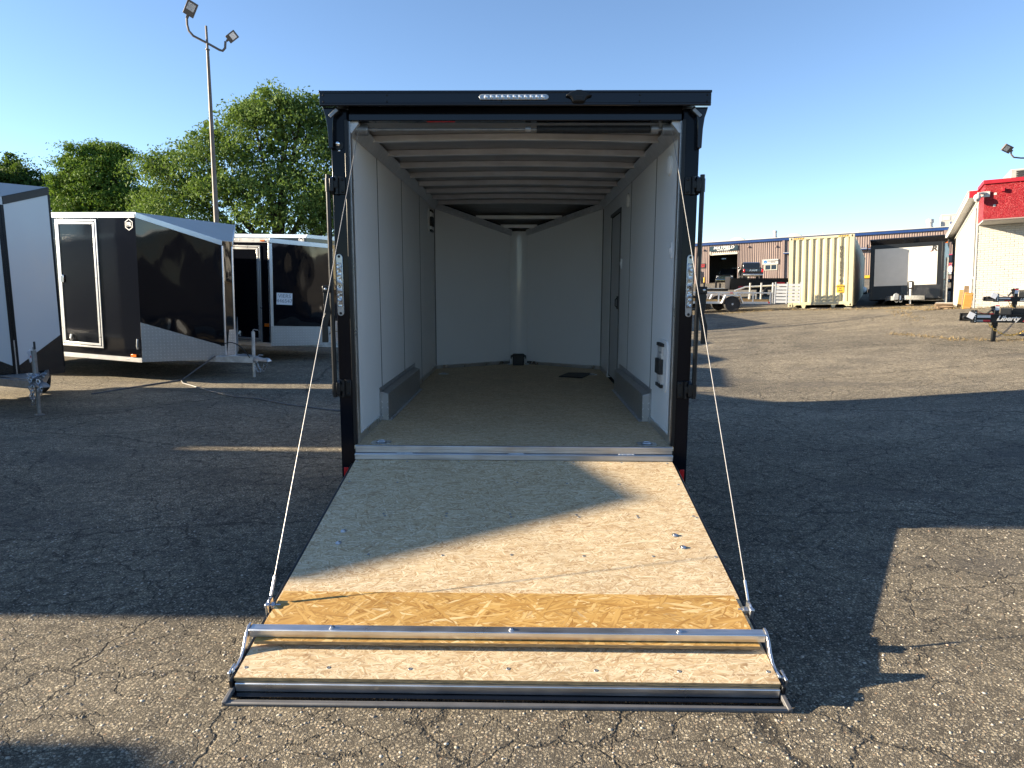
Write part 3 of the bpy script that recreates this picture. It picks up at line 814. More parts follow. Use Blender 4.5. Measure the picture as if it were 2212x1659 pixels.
# rear sill
sl = B(); sl.box(-1.166, 1.166, -0.125, -0.1005, 0.532, 0.586); sl.box(-1.168, 1.168, -0.134, -0.1005, 0.516, 0.531); sl.box(-1.168, 1.168, -0.142, -0.134, 0.484, 0.527); sl.box(-1.168, 1.168, -0.120, 0.03, 0.42, 0.514)
sl = sl.build('rear_sill', 'alusill', T, bev=0.004)
wd = B()
for x in (-0.80, 0.02, 0.83):
    for i in range(9):
        wd.lathe([(0.010, 0), (0.008, 0.004), (0.003, 0.006)], 8, Matrix.Translation((x - 0.05 + i * 0.0125, -0.127 + 0.003 * math.sin(i * 2), 0.530)))
wd.build('weld_bead', 'galv', sl)
# recessed tie-down rings
for s in (-1, 1):
    for (y, sc) in ((0.0, 1.0), (4.05, 0.9)):
        dp = B(); n = 8
        dp.ext([(s * 1.0 + 0.072 * sc * x, y + 0.06 * sc * yy, FZ) for x, yy in ((-1, -0.6), (-0.7, -1), (0.7, -1), (1, -0.6), (1, 0.6), (0.7, 1), (-0.7, 1), (-1, 0.6))], (0, 0, 0.004))
        dp = dp.build('ring_pan', 'zinc', T)
        B().lathe([(0.042 * sc, 0.0042), (0.040 * sc, 0.0046), (0.001, 0.0048)], 20, Matrix.Translation((s * 1.0, y, FZ))).build('pan_well', 'castgrey', dp)
        B().torus(0.030 * sc, 0.0055, 20, 8, Matrix.Translation((s * 1.0, y, FZ + 0.011)), 1.15).build('tie_ring', 'zinc', dp)
# running gear and tongue
for s in (-1, 1):
    box('chassis_rail', 'satinblack', T, *sorted((s * 1.20, s * 1.12)), 0.06, LB, 0.40, 0.553)
    for y in (1.36, 2.20):
        wm = Matrix.Translation((s * 1.16, y, 0.272)) @ Matrix.Rotation(R_(90), 4, 'Y')
        w = B().lathe([(0.16, -0.10), (0.24, -0.105), (0.268, -0.08), (0.272, 0), (0.268, 0.08), (0.24, 0.105), (0.16, 0.10)], 32, wm, True).build('wheel', 'rubber', T)
        B().lathe([(0.16, -0.09), (0.13, 0.0), (0.06, 0.05), (0.01, 0.055)], 24, wm).build('rim', 'galv', w)
    B().tube([(s * 0.9, LB - 0.1, 0.46), (0.04 * s, NY + 1.45, 0.46)], 0.055, 4).build('tongue_beam', 'satinblack', T)
B().tube([(0, NY + 1.0, 0.02), (0, NY + 1.0, 0.95)], 0.035, 12).build('jack_post', 'galv', T)
B().lathe([(0.10, 0), (0.10, 0.02), (0.03, 0.03)], 12, Matrix.Translation((0, NY + 1.0, 0.0))).build('jack_foot', 'galv', T)

# ramp door, hinged on the sill
AL = math.atan2(0.395, 2.182)
ramp = B()
ramp.box(-1.178, 1.178, -2.258, -0.02, -0.074, -0.063)
ramp = ramp.build('ramp_door', 'black', T, bev=0.002)
ramp.location = (0, -0.128, 0.484); ramp.rotation_euler = (AL, 0, 0)
RB = 2.218
box('deck_board', 'osb', ramp, -1.163, 1.163, -0.985, -0.004, -0.018, 0.0)
box('deck_board', 'osb', ramp, -1.163, 1.163, -RB, -0.9865, -0.018, 0.0)
box('board_edge', 'osbedge', ramp, -1.163, 1.163, -RB - 0.0015, -RB, -0.018, -0.0005)
box('end_tube', 'alu', ramp, -1.158, 1.160, -RB - 0.016, -RB + 0.03, -0.062, -0.019, 0.004)
tr = B(); tr.box(-1.190, 1.190, -2.300, -2.276, -0.080, -0.060)
tr.build('bottom_edging', 'greytrim', ramp, bev=0.006)
for s in (-1, 1):
    box('side_edging', 'satinblack', ramp, *sorted((s * 1.166, s * 1.182)), -2.235, -0.06, -0.06, -0.004, 0.004)
    tq = B(); tq.ext([(s * 1.160, -2.222, -0.06), (s * 1.178, -2.222, -0.06), (s * 1.192, -2.300, -0.078), (s * 1.172, -2.300, -0.078)], (0, 0, 0.022)); tq.build('corner_edging', 'greytrim', ramp, bev=0.003)
    # cable anchor
    an = B(); an.box(*sorted((s * 1.168, s * 1.186)), -1.785, -1.715, -0.035, 0.045); an = an.build('cable_anchor', 'zinc', ramp, bev=0.004)
    ab = B(); ab.tube([(s * 1.12, -1.75, 0.018), (s * 1.20, -1.75, 0.018)], 0.008, 8); ab.lathe([(0.018, -0.008), (0.018, 0.008)], 6, Matrix.Translation((s * 1.155, -1.75, 0.018)) @ Matrix.Rotation(R_(90), 4, 'Y')); ab.build('anchor_bolt', 'zinc', ramp)
# big washers and screws on the deck
w0 = B(); w0.lathe([(0.018, 0), (0.018, 0.003), (0.010, 0.004), (0.010, 0.009), (0.004, 0.011)], 16)
w0 = w0.build('washer_bolt', 'zinc', ramp, loc=(-0.995, -1.02, 0.0005))
for (x, y) in ((-0.992, -1.15), (0.965, -1.035), (0.985, -1.165)):
    clone(w0, ramp, (x, y, 0.0005))
s0 = B(); s0.lathe([(0.0085, 0), (0.0075, 0.0015), (0.003, 0.0005)], 10); s0 = s0.build('screw', 'castgrey', ramp, loc=(-0.40, -0.03, 0.0003))
for row, xs in ((-0.03, (-1.14, -0.78, 0.02, 0.45, 0.80, 1.13)), (-0.37, (-1.12, -0.78, 0.03, 0.37, 0.72, 1.12)), (-0.80, (-0.79, -0.40, 0.0, 0.40, 0.78, 1.14)), (-0.83, (-0.79, -0.40, 0.0, 0.41, 0.79, 1.145)), (-1.26, (-0.80, -0.39, 0.01, 0.42, 0.81, 1.14)), (-2.155, (-1.145, -0.78, -0.42, 0.0, 0.39, 0.76, 1.13))):
    for x in xs:
        clone(s0, ramp, (x + random.uniform(-0.012, 0.012), row + random.uniform(-0.008, 0.008), 0.0003))
# folded flap lying on the ramp
flap = box('ramp_flap', 'osbgold', T, -1.145, 1.135, -0.395, 0.0, -0.016, 0.0)
flap.location = (0, -0.128 - 1.638 * math.cos(AL), 0.484 - 1.638 * math.sin(AL) + 0.019); flap.rotation_euler = (R_(7.9), 0, 0)
box('flap_edge', 'osbedge', flap, -1.145, 1.135, -0.3965, -0.395, -0.016, -0.0005)
box('flap_bar', 'alu', flap, -1.176, 1.166, -0.372, -0.326, 0.001, 0.040, 0.004)
b0 = B(); b0.lathe([(0.013, 0), (0.013, 0.002), (0.008, 0.003), (0.008, 0.008), (0.003, 0.010)], 12); b0 = b0.build('bar_bolt', 'zinc', flap, loc=(-0.80, -0.349, 0.0402))
for x in (0.02, 0.78):
    clone(b0, flap, (x, -0.349, 0.0402))
for s in (-1, 1):
    xo = 1.176 if s < 0 else 1.166
    prof = [(-0.262, 0.050), (-0.300, 0.052), (-0.345, 0.028), (-0.385, -0.012), (-0.43, -0.040), (-0.485, -0.048), (-0.535, -0.040), (-0.545, -0.062), (-0.525, -0.082), (-0.47, -0.080), (-0.41, -0.068), (-0.36, -0.040), (-0.315, -0.004), (-0.268, 0.004)]
    prof = [(-0.333 + (y + 0.276) * 0.80, z * 0.9) for y, z in prof]
    B().ext([(s * (xo + 0.001), y, z) for y, z in prof], (s * 0.012, 0, 0)).build('hinge_arm', 'alu', flap, bev=0.002)
    pv = B(); pv.tube([(s * 1.12, -0.528, -0.056), (s * 1.20, -0.528, -0.056)], 0.009, 8); pv.lathe([(0.016, -0.006), (0.016, 0.006)], 6, Matrix.Translation((s * 1.157, -0.528, -0.056)) @ Matrix.Rotation(R_(90), 4, 'Y')); pv.build('pivot_bolt', 'zinc', flap)
    pl = B().box(*sorted((s * 1.190, s * 1.202)), -0.56, -0.495, -0.105, -0.040).build('hinge_plate', 'zinc', flap, bev=0.004)
# lifting cables
for s in (-1, 1):
    e = Vector((s * 1.176, -0.128 - 1.75 * math.cos(AL), 0.484 - 1.75 * math.sin(AL) + 0.03))
    a = Vector((s * 1.115, 0.040, 2.845))
    c = B().tube([a, a.lerp(e, 0.5), e.lerp(a, 0.035)], 0.0023, 8).build('lift_cable', 'cable', T)
    B().tube([e.lerp(a, 0.040), e.lerp(a, 0.010)], 0.0065, 8).build('cable_ferrule', 'zinc', c)
    B().torus(0.018, 0.0045, 12, 6, Matrix.Translation(e) @ Matrix.Rotation(R_(90), 4, 'Y')).build('cable_eye', 'zinc', c)

mt = B().ext([(0.535, 3.78, FZ + 0.004), (0.83, 3.665, FZ + 0.004), (0.99, 4.11, FZ + 0.004), (0.98, 4.15, FZ + 0.018), (0.685, 4.18, FZ + 0.004)][:3] + [(0.985, 4.15, FZ + 0.004), (0.685, 4.18, FZ + 0.004)], (0, 0, 0.012)).build('floor_mat', 'matteblack', None, bev=0.004)
tag(mt, 'black mat lying skewed on the trailer floor near the side door', 'mat')

# ---------------------------------------------------------------- V-nosed box trailers
def hexlogo(parent, x, y, z, r, mat='signwhite'):
    """hexagon ring with the two letters inside, on a face that looks towards -y"""
    b = B(); pts = [(math.sin(2 * math.pi * i / 6), math.cos(2 * math.pi * i / 6)) for i in range(6)]
    for i in range(6):
        (a0x, a0z), (a1x, a1z) = pts[i], pts[(i + 1) % 6]
        b.ext([(x + r * a0x, y, z + r * 1.06 * a0z), (x + r * a1x, y, z + r * 1.06 * a1z), (x + r * 0.82 * a1x, y, z + r * 0.87 * a1z), (x + r * 0.82 * a0x, y, z + r * 0.87 * a0z)], (0, -0.003, 0))
    o = b.build('emblem', mat, parent)
    text('emblem_letters', 'FR', r * 0.98, mat, o, (x, y - 0.002, z), bold=r * 0.05, sx=1.05)

def jack_set(T_, xj, zt, col='galv', foot=0.0, crank=True, top=0.9):
    j = B().tube([(xj, 0, foot + 0.02), (xj, 0, zt)], 0.026, 12).build('jack_leg', col, T_)
    B().tube([(xj, 0, zt - 0.06), (xj, 0, top)], 0.033, 14).build('jack_tube', col, j)
    ft = B(); ft.ext([(xj - 0.06, -0.05, foot + 0.0), (xj + 0.06, -0.05, foot + 0.0), (xj + 0.06, 0.05, foot + 0.0), (xj - 0.06, 0.05, foot + 0.0)], (0, 0, 0.014)); ft.build('jack_foot', col, j, bev=0.003)
    if crank:
        c = B(); c.tube([(xj, 0, top), (xj, 0, top + 0.03), (xj + 0.03, -0.01, top + 0.045), (xj + 0.14, -0.02, top + 0.035), (xj + 0.15, -0.02, top + 0.02)], 0.008, 8); c.build('jack_crank', col, j)
        B().tube([(xj + 0.15, -0.02, top + 0.03), (xj + 0.15, -0.02, top + 0.13)], 0.013, 10).build('crank_grip', 'matteblack', j)
    return j

def coupler(T_, x, z, col='castgrey'):
    b = B()
    lp = [(-0.36, 0.075), (-0.16, 0.08), (-0.08, 0.055), (-0.02, 0.070), (0.03, 0.062), (0.055, 0.03), (0.06, 0.0), (-0.36, 0.0)]
    for wy, k in ((0.062, 0.55), (0.045, 0.85), (0.025, 1.0)):
        b.ext([(x + px, -wy, z + pz * k) for px, pz in lp], (0, 2 * wy, 0))
    c = b.build('coupler', col, T_, bev=0.006)
    l = B(); l.tube([(x - 0.22, 0.0, z + 0.07), (x - 0.17, 0.0, z + 0.12), (x - 0.09, 0.0, z + 0.115)], 0.010, 6); l.build('coupler_latch', 'zinc', c)
    return c

def vtrailer(label, group, loc, theta, h, V, flat, Lb, zb, zt, ztip, skin='black', face='blackpanel', trim='alutrim', atp=('tread', 0.75, 0.3), pitch=0.0, door=None, emblem=None, railh=0.085, tongue=0.85, foot=0.0, sides=None, jack_top=0.9, wheels=True, jackcol='galv', roof='roofwhite', chains=True):
    rot = Matrix.Rotation(-R_(theta), 3, 'Z') @ Matrix.Rotation(R_(pitch), 3, 'Y')
    t = thing('enclosed_trailer', label, 'trailer', loc, rot, group)
    # walls
    for s in (-1, 1):
        box('side_wall', skin, t, -Lb, 0.0, *sorted((s * h, s * (h - 0.03))), zb, zt)
        n = Vector((h - flat, s * V, 0)).normalized()
        B().ext([(0, s * h, zb), (V, s * flat, zb), (V, s * flat, ztip), (0, s * h, zt)], -n * 0.03).build('front_wall', face, t)
        # stone guard
        if atp:
            mname, a0, a1 = atp
            o = n * 0.004
            B().ext([(0 + o.x, s * h + o.y, zb), (V + o.x, s * flat + o.y, zb), (V + o.x, s * flat + o.y, zb + a1), (0 + o.x, s * h + o.y, zb + a0)], -n * 0.006).build('stone_guard', mname, t)
        # rails
        B().ext([(-Lb, s * (h + 0.010), zt - railh), (0.0, s * (h + 0.010), zt - railh), (0.0, s * (h + 0.010), zt + 0.012), (-Lb, s * (h + 0.010), zt + 0.012)], (0, -s * 0.022, 0)).build('top_rail', trim, t, bev=0.004)
        o = n * 0.012
        B().ext([(0.006 + o.x, s * h + o.y, zt - railh), (V + o.x, s * flat + o.y, ztip - railh), (V + o.x, s * flat + o.y, ztip + 0.012), (0.006 + o.x, s * h + o.y, zt + 0.012)], -n * 0.02).build('top_rail', trim, t, bev=0.004)
        B().ext([(-Lb, s * (h + 0.008), zb - 0.01), (-0.002, s * (h + 0.008), zb - 0.01), (-0.002, s * (h + 0.008), zb + 0.075), (-Lb, s * (h + 0.008), zb + 0.075)], (0, -s * 0.012, 0)).build('bottom_rail', trim, t, bev=0.003)
        ce = B(); ce.box(V - 0.022, V + 0.008, *sorted((s * (flat + 0.010), s * (flat - 0.03))), zb + 0.02, ztip - railh - 0.002)
        ce.build('nose_edge', trim, t, bev=0.006)
        if sides:
            cc = B().box(-0.03, 0.012, *sorted((s * (h + 0.013), s * (h - 0.02))), zb + 0.08, zt - railh - 0.002).build('corner_edge', sides, t, bev=0.004)
    box('rear_wall', skin, t, -Lb, -Lb + 0.03, -h + 0.031, h - 0.031, zb, zt)
    box('nose_panel', face, t, V - 0.03, V + 0.001, -flat, flat, zb, ztip)
    B().ext([(V + 0.004, -flat + 0.02, zb), (V + 0.004, flat - 0.02, zb), (V + 0.004, flat - 0.02, zb + 0.55), (V + 0.004, -flat * 0.2, zb + 0.55)], (0.004, 0, 0)).build('nose_guard', atp[0] if atp else 'tread', t)
    box('roof', roof, t, -Lb, -0.001, -h + 0.012, h - 0.012, zt - 0.01, zt + 0.010)
    B().ext([(0, -h + 0.012, zt - 0.012), (V, -flat, ztip - 0.012), (V, flat, ztip - 0.012), (0, h - 0.012, zt - 0.012)], (0, 0, 0.022)).build('nose_roof', roof, t)
    box('floor', 'matteblack', t, -Lb, 0, -h + 0.031, h - 0.031, zb, zb + 0.04)
    # rail screws
    sc = B().lathe([(0.009, 0), (0.007, 0.005), (0.002, 0.007)], 8, Matrix.Rotation(R_(90), 4, 'X'))
    sc = sc.build('rail_screw', 'zinc', t, loc=(-0.06, -h - 0.0105, zt - 0.03))
    x = -0.42
    while x > -min(Lb, 1.9):
        clone(sc, t, (x, -h - 0.0105, zt - 0.03)); clone(sc, t, (x + 0.1, -h - 0.0085, zb + 0.035))
        x -= 0.36
    # tongue
    if tongue:
        xt = V + tongue
        for s in (-1, 1):
            B().ext([(-0.3, s * min(h - 0.1, 0.62), zb - 0.05), (xt - 0.30, s * 0.07, zb - 0.05), (xt - 0.30, s * 0.07, zb + 0.06), (-0.3, s * min(h - 0.1, 0.62), zb + 0.06)], (0, -s * 0.05, 0)).build('tongue_beam', jackcol, t, bev=0.004)
        B().ext([(V + 0.1, -0.25, zb + 0.062), (xt - 0.28, -0.06, zb + 0.062), (xt - 0.28, 0.06, zb + 0.062), (V + 0.1, 0.25, zb + 0.062)], (0, 0, 0.012)).build('tongue_plate', jackcol, t)
        coupler(t, xt - 0.03, zb - 0.01, jackcol)
        jack_set(t, xt - 0.33, zb + 0.1, jackcol, foot, True, jack_top)
        if chains:
            for s in (-1, 1):
                chain_mesh(sag((xt - 0.30, s * 0.05, zb - 0.03), (xt - 0.05, s * 0.05, zb - 0.05), 0.17), 0.02, 0.0045).build('safety_chain', 'chain', t)
            B().tube(sag((V - 0.05, -0.2, zb + 0.25), (xt - 0.35, -0.09, zb + 0.05), -0.16), 0.009, 6).build('wiring_lead', 'rubber', t)
    if wheels:
        for s in (-1, 1):
            for xw in ((-Lb * 0.55 - 0.4, -Lb * 0.55 + 0.4) if Lb > 3 else (-Lb * 0.55,)):
                wm = Matrix.Translation((xw, s * (h - 0.12), foot + 0.33)) @ Matrix.Rotation(R_(90), 4, 'X')
                w = B().lathe([(0.19, -0.09), (0.30, -0.10), (0.325, -0.07), (0.33, 0), (0.325, 0.07), (0.30, 0.10), (0.19, 0.09)], 28, wm, True).build('wheel', 'rubber', t)
                B().lathe([(0.19, -0.08), (0.15, 0.0), (0.06, 0.04), (0.01, 0.045)], 20, wm).build('rim', 'galv', w)
    if door:
        x0, x1, z0, z1 = door
        y = -h - 0.002
        dd = box('side_door', skin, t, x0, x1, y - 0.012, y, z0, z1)
        def ringbars(g, wd, name, d0):
            for (a, b_, c, d_) in ((x0 - g, x1 + g, z1 + g - wd, z1 + g), (x0 - g, x1 + g, z0 - g, z0 - g + wd), (x0 - g, x0 - g + wd, z0 - g + wd, z1 + g - wd), (x1 + g - wd, x1 + g, z0 - g + wd, z1 + g - wd)):
                box(name, trim, dd, a, b_, y - d0, y - 0.001, c, d_, 0.003)
        ringbars(0.050, 0.030, 'outer_frame', 0.020)
        ringbars(0.006, 0.042, 'leaf_frame', 0.026)
        hz = zb + (zt - zb) * 0.55
        hb = B(); hb.box(x0 + 0.03, x0 + 0.10, y - 0.045, y - 0.02, hz - 0.07, hz + 0.07); hb.build('door_handle', 'chrome', dd, bev=0.008)
        B().tube([(x0 + 0.19, y - 0.03, z0 + 0.06), (x0 + 0.19, y - 0.05, z0 + 0.10), (x0 + 0.19, y - 0.03, z0 + 0.17)], 0.018, 8).build('hold_back', 'alutrim', dd)
    return t

# near black trailer with the emblem, then the two behind it
t2 = vtrailer('black enclosed trailer with bright trim, white hexagon emblem and side door', 'parked box trailers on the left', (-6.40, 8.19, 0), 17, 1.25, 0.86, 0.14, 6.0, 0.39, 3.0, 2.60, atp=('tread', 0.71, 0.24), pitch=1.6, door=(-1.80, -0.92, 0.64, 2.84), foot=0.03, jack_top=0.93, tongue=0.86)
hexlogo(t2, -0.14, -1.252, 2.80, 0.098)
box('marker_lamp', 'amber', t2, -0.24, -0.11, -1.275, -1.259, 0.47, 0.52, 0.006)
B().tube([(-0.07, -1.27, 0.62), (-0.07, -1.285, 0.67), (-0.07, -1.27, 0.80)], 0.014, 8).build('strap_hook', 'alutrim', t2)

t3 = vtrailer('black enclosed trailer with a handwritten paper taped to its mirror-black front', 'parked box trailers on the left', (-5.22, 11.12, 0.05), 17, 1.15, 0.92, 0.12, 6.0, 0.37, 2.72, 2.66, atp=('tread', 0.45, 0.42), pitch=1.6, door=(-1.0, -0.28, 0.50, 2.52), foot=0.02, sides='tread', tongue=0.8, jack_top=0.9)
nn = Vector((1.03, -0.92, 0)).normalized(); tt = Vector((0.92, 1.03, 0)).normalized()
ang3 = math.atan2(tt.y, tt.x)
p0 = Vector((0, -1.15, 0)) + tt * 0.30 + nn * 0.010
pp = B().box(-0.17, 0.17, -0.0015, 0.0015, -0.13, 0.13, Matrix.Translation(p0 + Vector((0, 0, 1.42))) @ Matrix.Rotation(ang3, 4, 'Z') @ Matrix.Rotation(R_(2), 4, 'Y')).build('taped_note', 'paper', t3)
text('note_writing', 'VIERS\n446547', 0.115, 'pencil', pp, p0 + nn * 0.003 + Vector((0, 0, 1.425)), (R_(90), R_(2), ang3), 0.001, line=0.95)
box('marker_lamp', 'amber', t3, -0.22, -0.10, -1.175, -1.162, 2.66, 2.69, 0.004)
box('front_lamp', 'amber', t3, -0.16, -0.04, -1.166, -1.152, 0.80, 0.87, 0.004)
for k in range(2):
    a = Vector((0, -1.15, 0)) + tt * (0.03 if k == 0 else 1.345) + nn * 0.008
    B().box(-0.028, 0.028, -0.004, 0.004, 0.37 + 0.44, 2.62, Matrix.Translation(a) @ Matrix.Rotation(ang3, 4, 'Z')).build('face_trim', 'alutrim', t3, bev=0.003)

t4 = vtrailer('black enclosed trailer with hexagon emblem, only its top showing over the one in front', 'parked box trailers on the left', (-5.55, 14.75, 0.10), 17, 1.15, 1.0, 0.12, 6.0, 0.45, 3.02, 2.96, atp=('tread', 0.5, 0.5), pitch=1.6, tongue=0.8, foot=0.0)
hexlogo(t4, -0.16, -1.153, 2.86, 0.10)

n4 = Vector((1.03, -1.0, 0)).normalized(); t4t = Vector((1.0, 1.03, 0)).normalized(); a4 = math.atan2(t4t.y, t4t.x); p4 = Vector((0, -1.15, 0)) + t4t * 0.80 + n4 * 0.012
hp4 = B().box(-0.26, 0.26, -0.004, 0.004, -0.11, 0.11, Matrix.Translation(p4 + Vector((0, 0, 2.62))) @ Matrix.Rotation(a4, 4, 'Z')).build('maker_plate', 'signwhite', t4)
text('plate_letters', 'Haulmark', 0.115, 'ink', hp4, p4 + n4 * 0.006 + Vector((0, 0, 2.62)), (R_(90), 0, a4), 0.001)

# white-fronted trailer at the left edge, nose towards us
t1 = vtrailer('small trailer with glossy white front, black frame and chained tongue, at the left edge', 'parked box trailers on the left', (-7.56, 4.86, 0), 40, 0.72, 0.46, 0.03, 1.7, 0.42, 3.20, 2.96, skin='whitepanel', face='whitepanel', trim='satinblack', atp=None, pitch=0.0, railh=0.10, tongue=1.25, foot=0.0, sides='satinblack', jack_top=0.88, jackcol='castgrey', chains=False)
for s in (-1, 1):
    n = Vector((0.72 - 0.03, s * 0.46, 0)).normalized(); o = n * 0.005
    B().ext([(o.x, s * 0.72 + o.y, 0.40), (0.46 + o.x, s * 0.03 + o.y, 0.40), (0.46 + o.x, s * 0.03 + o.y, 0.60), (o.x, s * 0.72 + o.y, 1.0)], -n * 0.006).build('stone_guard', 'treadblack', t1)
xt1 = 0.46 + 1.25
pile = []
for i in range(26):
    a = i * 1.9
    pile.append((xt1 - 0.33 + 0.085 * math.cos(a) + 0.004 * i, 0.07 * math.sin(a * 1.3), 0.50 + 0.055 * math.sin(i * 0.9) ** 2 + 0.02 * random.random()))
chain_mesh(pile, 0.026, 0.006).build('piled_chain', 'chain', t1)
for (x_, y_, d_) in ((-0.36, -0.075, 0.30), (-0.30, -0.08, 0.22), (-0.06, -0.05, 0.13)):
    chain_mesh(sag((xt1 + x_, y_, 0.52), (xt1 + x_ + 0.13, y_, 0.43), d_, 12), 0.026, 0.006).build('hanging_chain', 'chain', t1)
B().box(-0.05, 0.05, -0.002, 0.002, -0.16, 0.0, Matrix.Translation((xt1 - 0.38, -0.045, 0.88)) @ Matrix.Rotation(R_(-40), 4, 'Z') @ Matrix.Rotation(R_(22), 4, 'Y')).build('hang_tag', 'paper', t1)
box('jack_sticker', 'paper', t1, xt1 - 0.352, xt1 - 0.308, -0.036, -0.0335, 0.74, 0.83)
box('sticker_band', 'signred', t1, xt1 - 0.352, xt1 - 0.308, -0.0375, -0.0362, 0.785, 0.815)

# trailers beyond the left edge of the picture: their shade falls across the lot
vtrailer('black enclosed trailer standing out of view on the left, its nose shading the ramp', 'parked box trailers on the left', (-10.44, -0.20, 0), 0, 1.30, 2.5, 0.38, 3.4, 0.45, 2.90, 2.90, chains=False)
vtrailer('white enclosed trailer standing out of view on the left, nearest to the camera', 'parked box trailers on the left', (-11.3, -3.75, 0), 0, 1.25, 1.9, 0.25, 3.4, 0.45, 2.85, 2.60, skin='whitepanel', face='whitepanel', chains=False)
vtrailer('white enclosed trailer standing out of view on the left beyond the black one', 'parked box trailers on the left', (-12.0, 3.60, 0), 0, 1.25, 1.9, 0.25, 3.4, 0.45, 3.0, 2.85, skin='whitepanel', face='whitepanel', chains=False)
bt = thing('shade_box', 'tall white freight box added out of view far to the left to shade the lot', 'freight box', (-17.2, 0.94, 0))  # unseen box, added so that its shadow falls over the left ground
box('box_shell', 'whitepanel', bt, -2.6, 2.6, -1.27, 1.27, 0.95, 4.15, 0.02)
box('shade_step', 'whitepanel', bt, -2.4, 2.5, 1.272, 1.50, 0.95, 3.2, 0.02)  # added step that only shapes the edge of the box's shadow
for x in (-1.6, 1.6):
    for y in (-1.0, 1.0):
        box('support_leg', 'satinblack', bt, x - 0.08, x + 0.08, y - 0.08, y + 0.08, 0.0, 0.95)
vtrailer('black enclosed trailer standing behind the open trailer and hidden by it', 'parked box trailers on the left', (-1.75, 18.4, gz(-1.75, 18)), 90, 1.15, 0.6, 0.2, 5.0, 0.45, 2.95, 2.75, chains=False)

# extension lead lying on the asphalt
def lead(pts, r, mat, label):
    P_ = [(x, y, gz(x, y) + z) for x, y, z in pts]
    o = B().tube(P_, r, 6).build('cord', mat, None)
    tag(o, label, 'cord', None)
lead([(-6.9, 5.72, 0.012), (-6.48, 6.78, 0.012), (-6.21, 7.27, 0.012), (-5.95, 7.55, 0.25), (-5.72, 7.62, 0.42)], 0.012, 'greytrim', 'pale cord running up from the asphalt to the black trailer tongue')
lead([(-6.21, 7.25, 0.012), (-6.0, 6.9, 0.012), (-5.70, 6.62, 0.012), (-5.45, 6.37, 0.012), (-5.0, 5.95, 0.012), (-4.52, 5.56, 0.012), (-4.03, 5.35, 0.012), (-3.43, 4.87, 0.012), (-2.6, 4.40, 0.012), (-1.7, 4.2, 0.012)], 0.012, 'greytrim', 'pale cord lying across the asphalt towards the open trailer')

# ---------------------------------------------------------------- lamp posts
def flood(parent, mw):
    """flat LED floodlight: housing, lens, bracket; faces local -z"""
    hb = B().box(-0.19, 0.19, -0.26, 0.26, -0.035, 0.045, mw).build('lamp_head', 'pole', parent, bev=0.01)
    B().box(-0.13, 0.13, -0.06, 0.20, -0.041, -0.036, mw).build('lamp_lens', 'led', hb)
    B().box(-0.05, 0.05, -0.36, -0.24, -0.03, 0.03, mw).build('lamp_mount', 'pole', hb, bev=0.006)
def aimed(pos, along, face, k=1.0):
    """frame with y along the housing and -z out of the lens"""
    y = Vector(along).normalized(); z = -Vector(face); z = (z - y * z.dot(y)).normalized(); x = y.cross(z)
    return Matrix.Translation(pos) @ Matrix((x, y, z)).transposed().to_4x4() @ Matrix.Scale(k, 4)
lp_rot = site(0)
lamp = thing('lamp_post', 'tall thin lamp post with two floodlights, rising behind the black trailers', 'lamp post', (-9.80, 17.1, gz(-9.8, 17.1)), lp_rot)
LH = 9.0
B().tube([(0, 0, -0.05), (0, 0, LH)], 0.1, 16, rs=[0.105, 0.045]).build('pole', 'pole', lamp)
B().tube([(0, 0, LH), (-0.01, 0, LH + 0.72)], 0.035, 10).build('pole_top', 'pole', lamp)
B().lathe([(0.07, 0), (0.07, 0.025)], 12, Matrix.Translation((0, 0, LH - 0.01))).build('collar', 'pole', lamp)
B().tube([(-0.56, -0.1, LH + 0.92), (-0.56, -0.1, LH + 0.72), (-0.52, -0.09, LH + 0.54), (-0.40, -0.06, LH + 0.40), (0, 0, LH + 0.20), (0.36, 0.03, LH + 0.0), (0.46, 0.04, LH - 0.03), (0.54, 0.05, LH + 0.06), (0.56, 0.05, LH + 0.26)], 0.036, 10).build('cross_arm', 'pole', lamp)
flood(lamp, aimed((-0.38, -0.2, LH + 1.16), (0.55, -0.30, 0.72), (0.25, -0.85, -0.45), 0.85))
flood(lamp, aimed((0.80, 0.0, LH + 0.38), (0.84, -0.15, 0.48), (0.15, -0.85, -0.5), 0.66))
l2 = thing('lamp_post', 'distant lamp post with one small floodlight showing above the red band', 'lamp post', (30.6, 36.8, gz(30.6, 36.8)), lp_rot)
B().tube([(0, 0, 0), (0, 0, 7.6)], 0.1, 10, rs=[0.11, 0.06]).build('pole', 'pole', l2)
B().tube([(0, 0, 7.2), (-0.9, 0, 7.2), (-1.35, 0, 7.25), (-1.5, 0, 7.42), (-1.52, 0, 7.6)], 0.045, 8).build('cross_arm', 'pole', l2)
flood(l2, aimed((-1.80, -0.08, 7.74), (-0.85, -0.2, 0.30), (-0.1, -0.85, -0.5), 1.1))

# utility pole and wires
up_ = thing('utility_pole', 'weathered timber utility pole with a cross arm among the trees', 'utility pole', (-43.0, 56.6, 0.7), lp_rot)
B().tube([(0, 0, -0.5), (0, 0, 10.9)], 0.16, 12, rs=[0.19, 0.12]).build('pole', 'polewood', up_)
box('cross_arm', 'polewood', up_, -1.0, 0.85, -0.22, -0.13, 10.30, 10.44)
for s in (-1, 1):
    B().tube([(0, -0.14, 9.75), (s * 0.42, -0.16, 10.30)], 0.03, 4).build('arm_brace', 'polewood', up_)
for x in (-0.85, -0.45, 0.45, 0.72):
    B().lathe([(0.03, 0), (0.045, 0.04), (0.03, 0.08), (0.04, 0.11), (0.01, 0.14)], 10, Matrix.Translation((x, -0.17, 10.44))).build('insulator', 'castgrey', up_)
up2 = thing('utility_pole', 'short dark timber post standing between the trailers and the trees', 'utility pole', (-33.2, 49.5, 0.6), lp_rot)
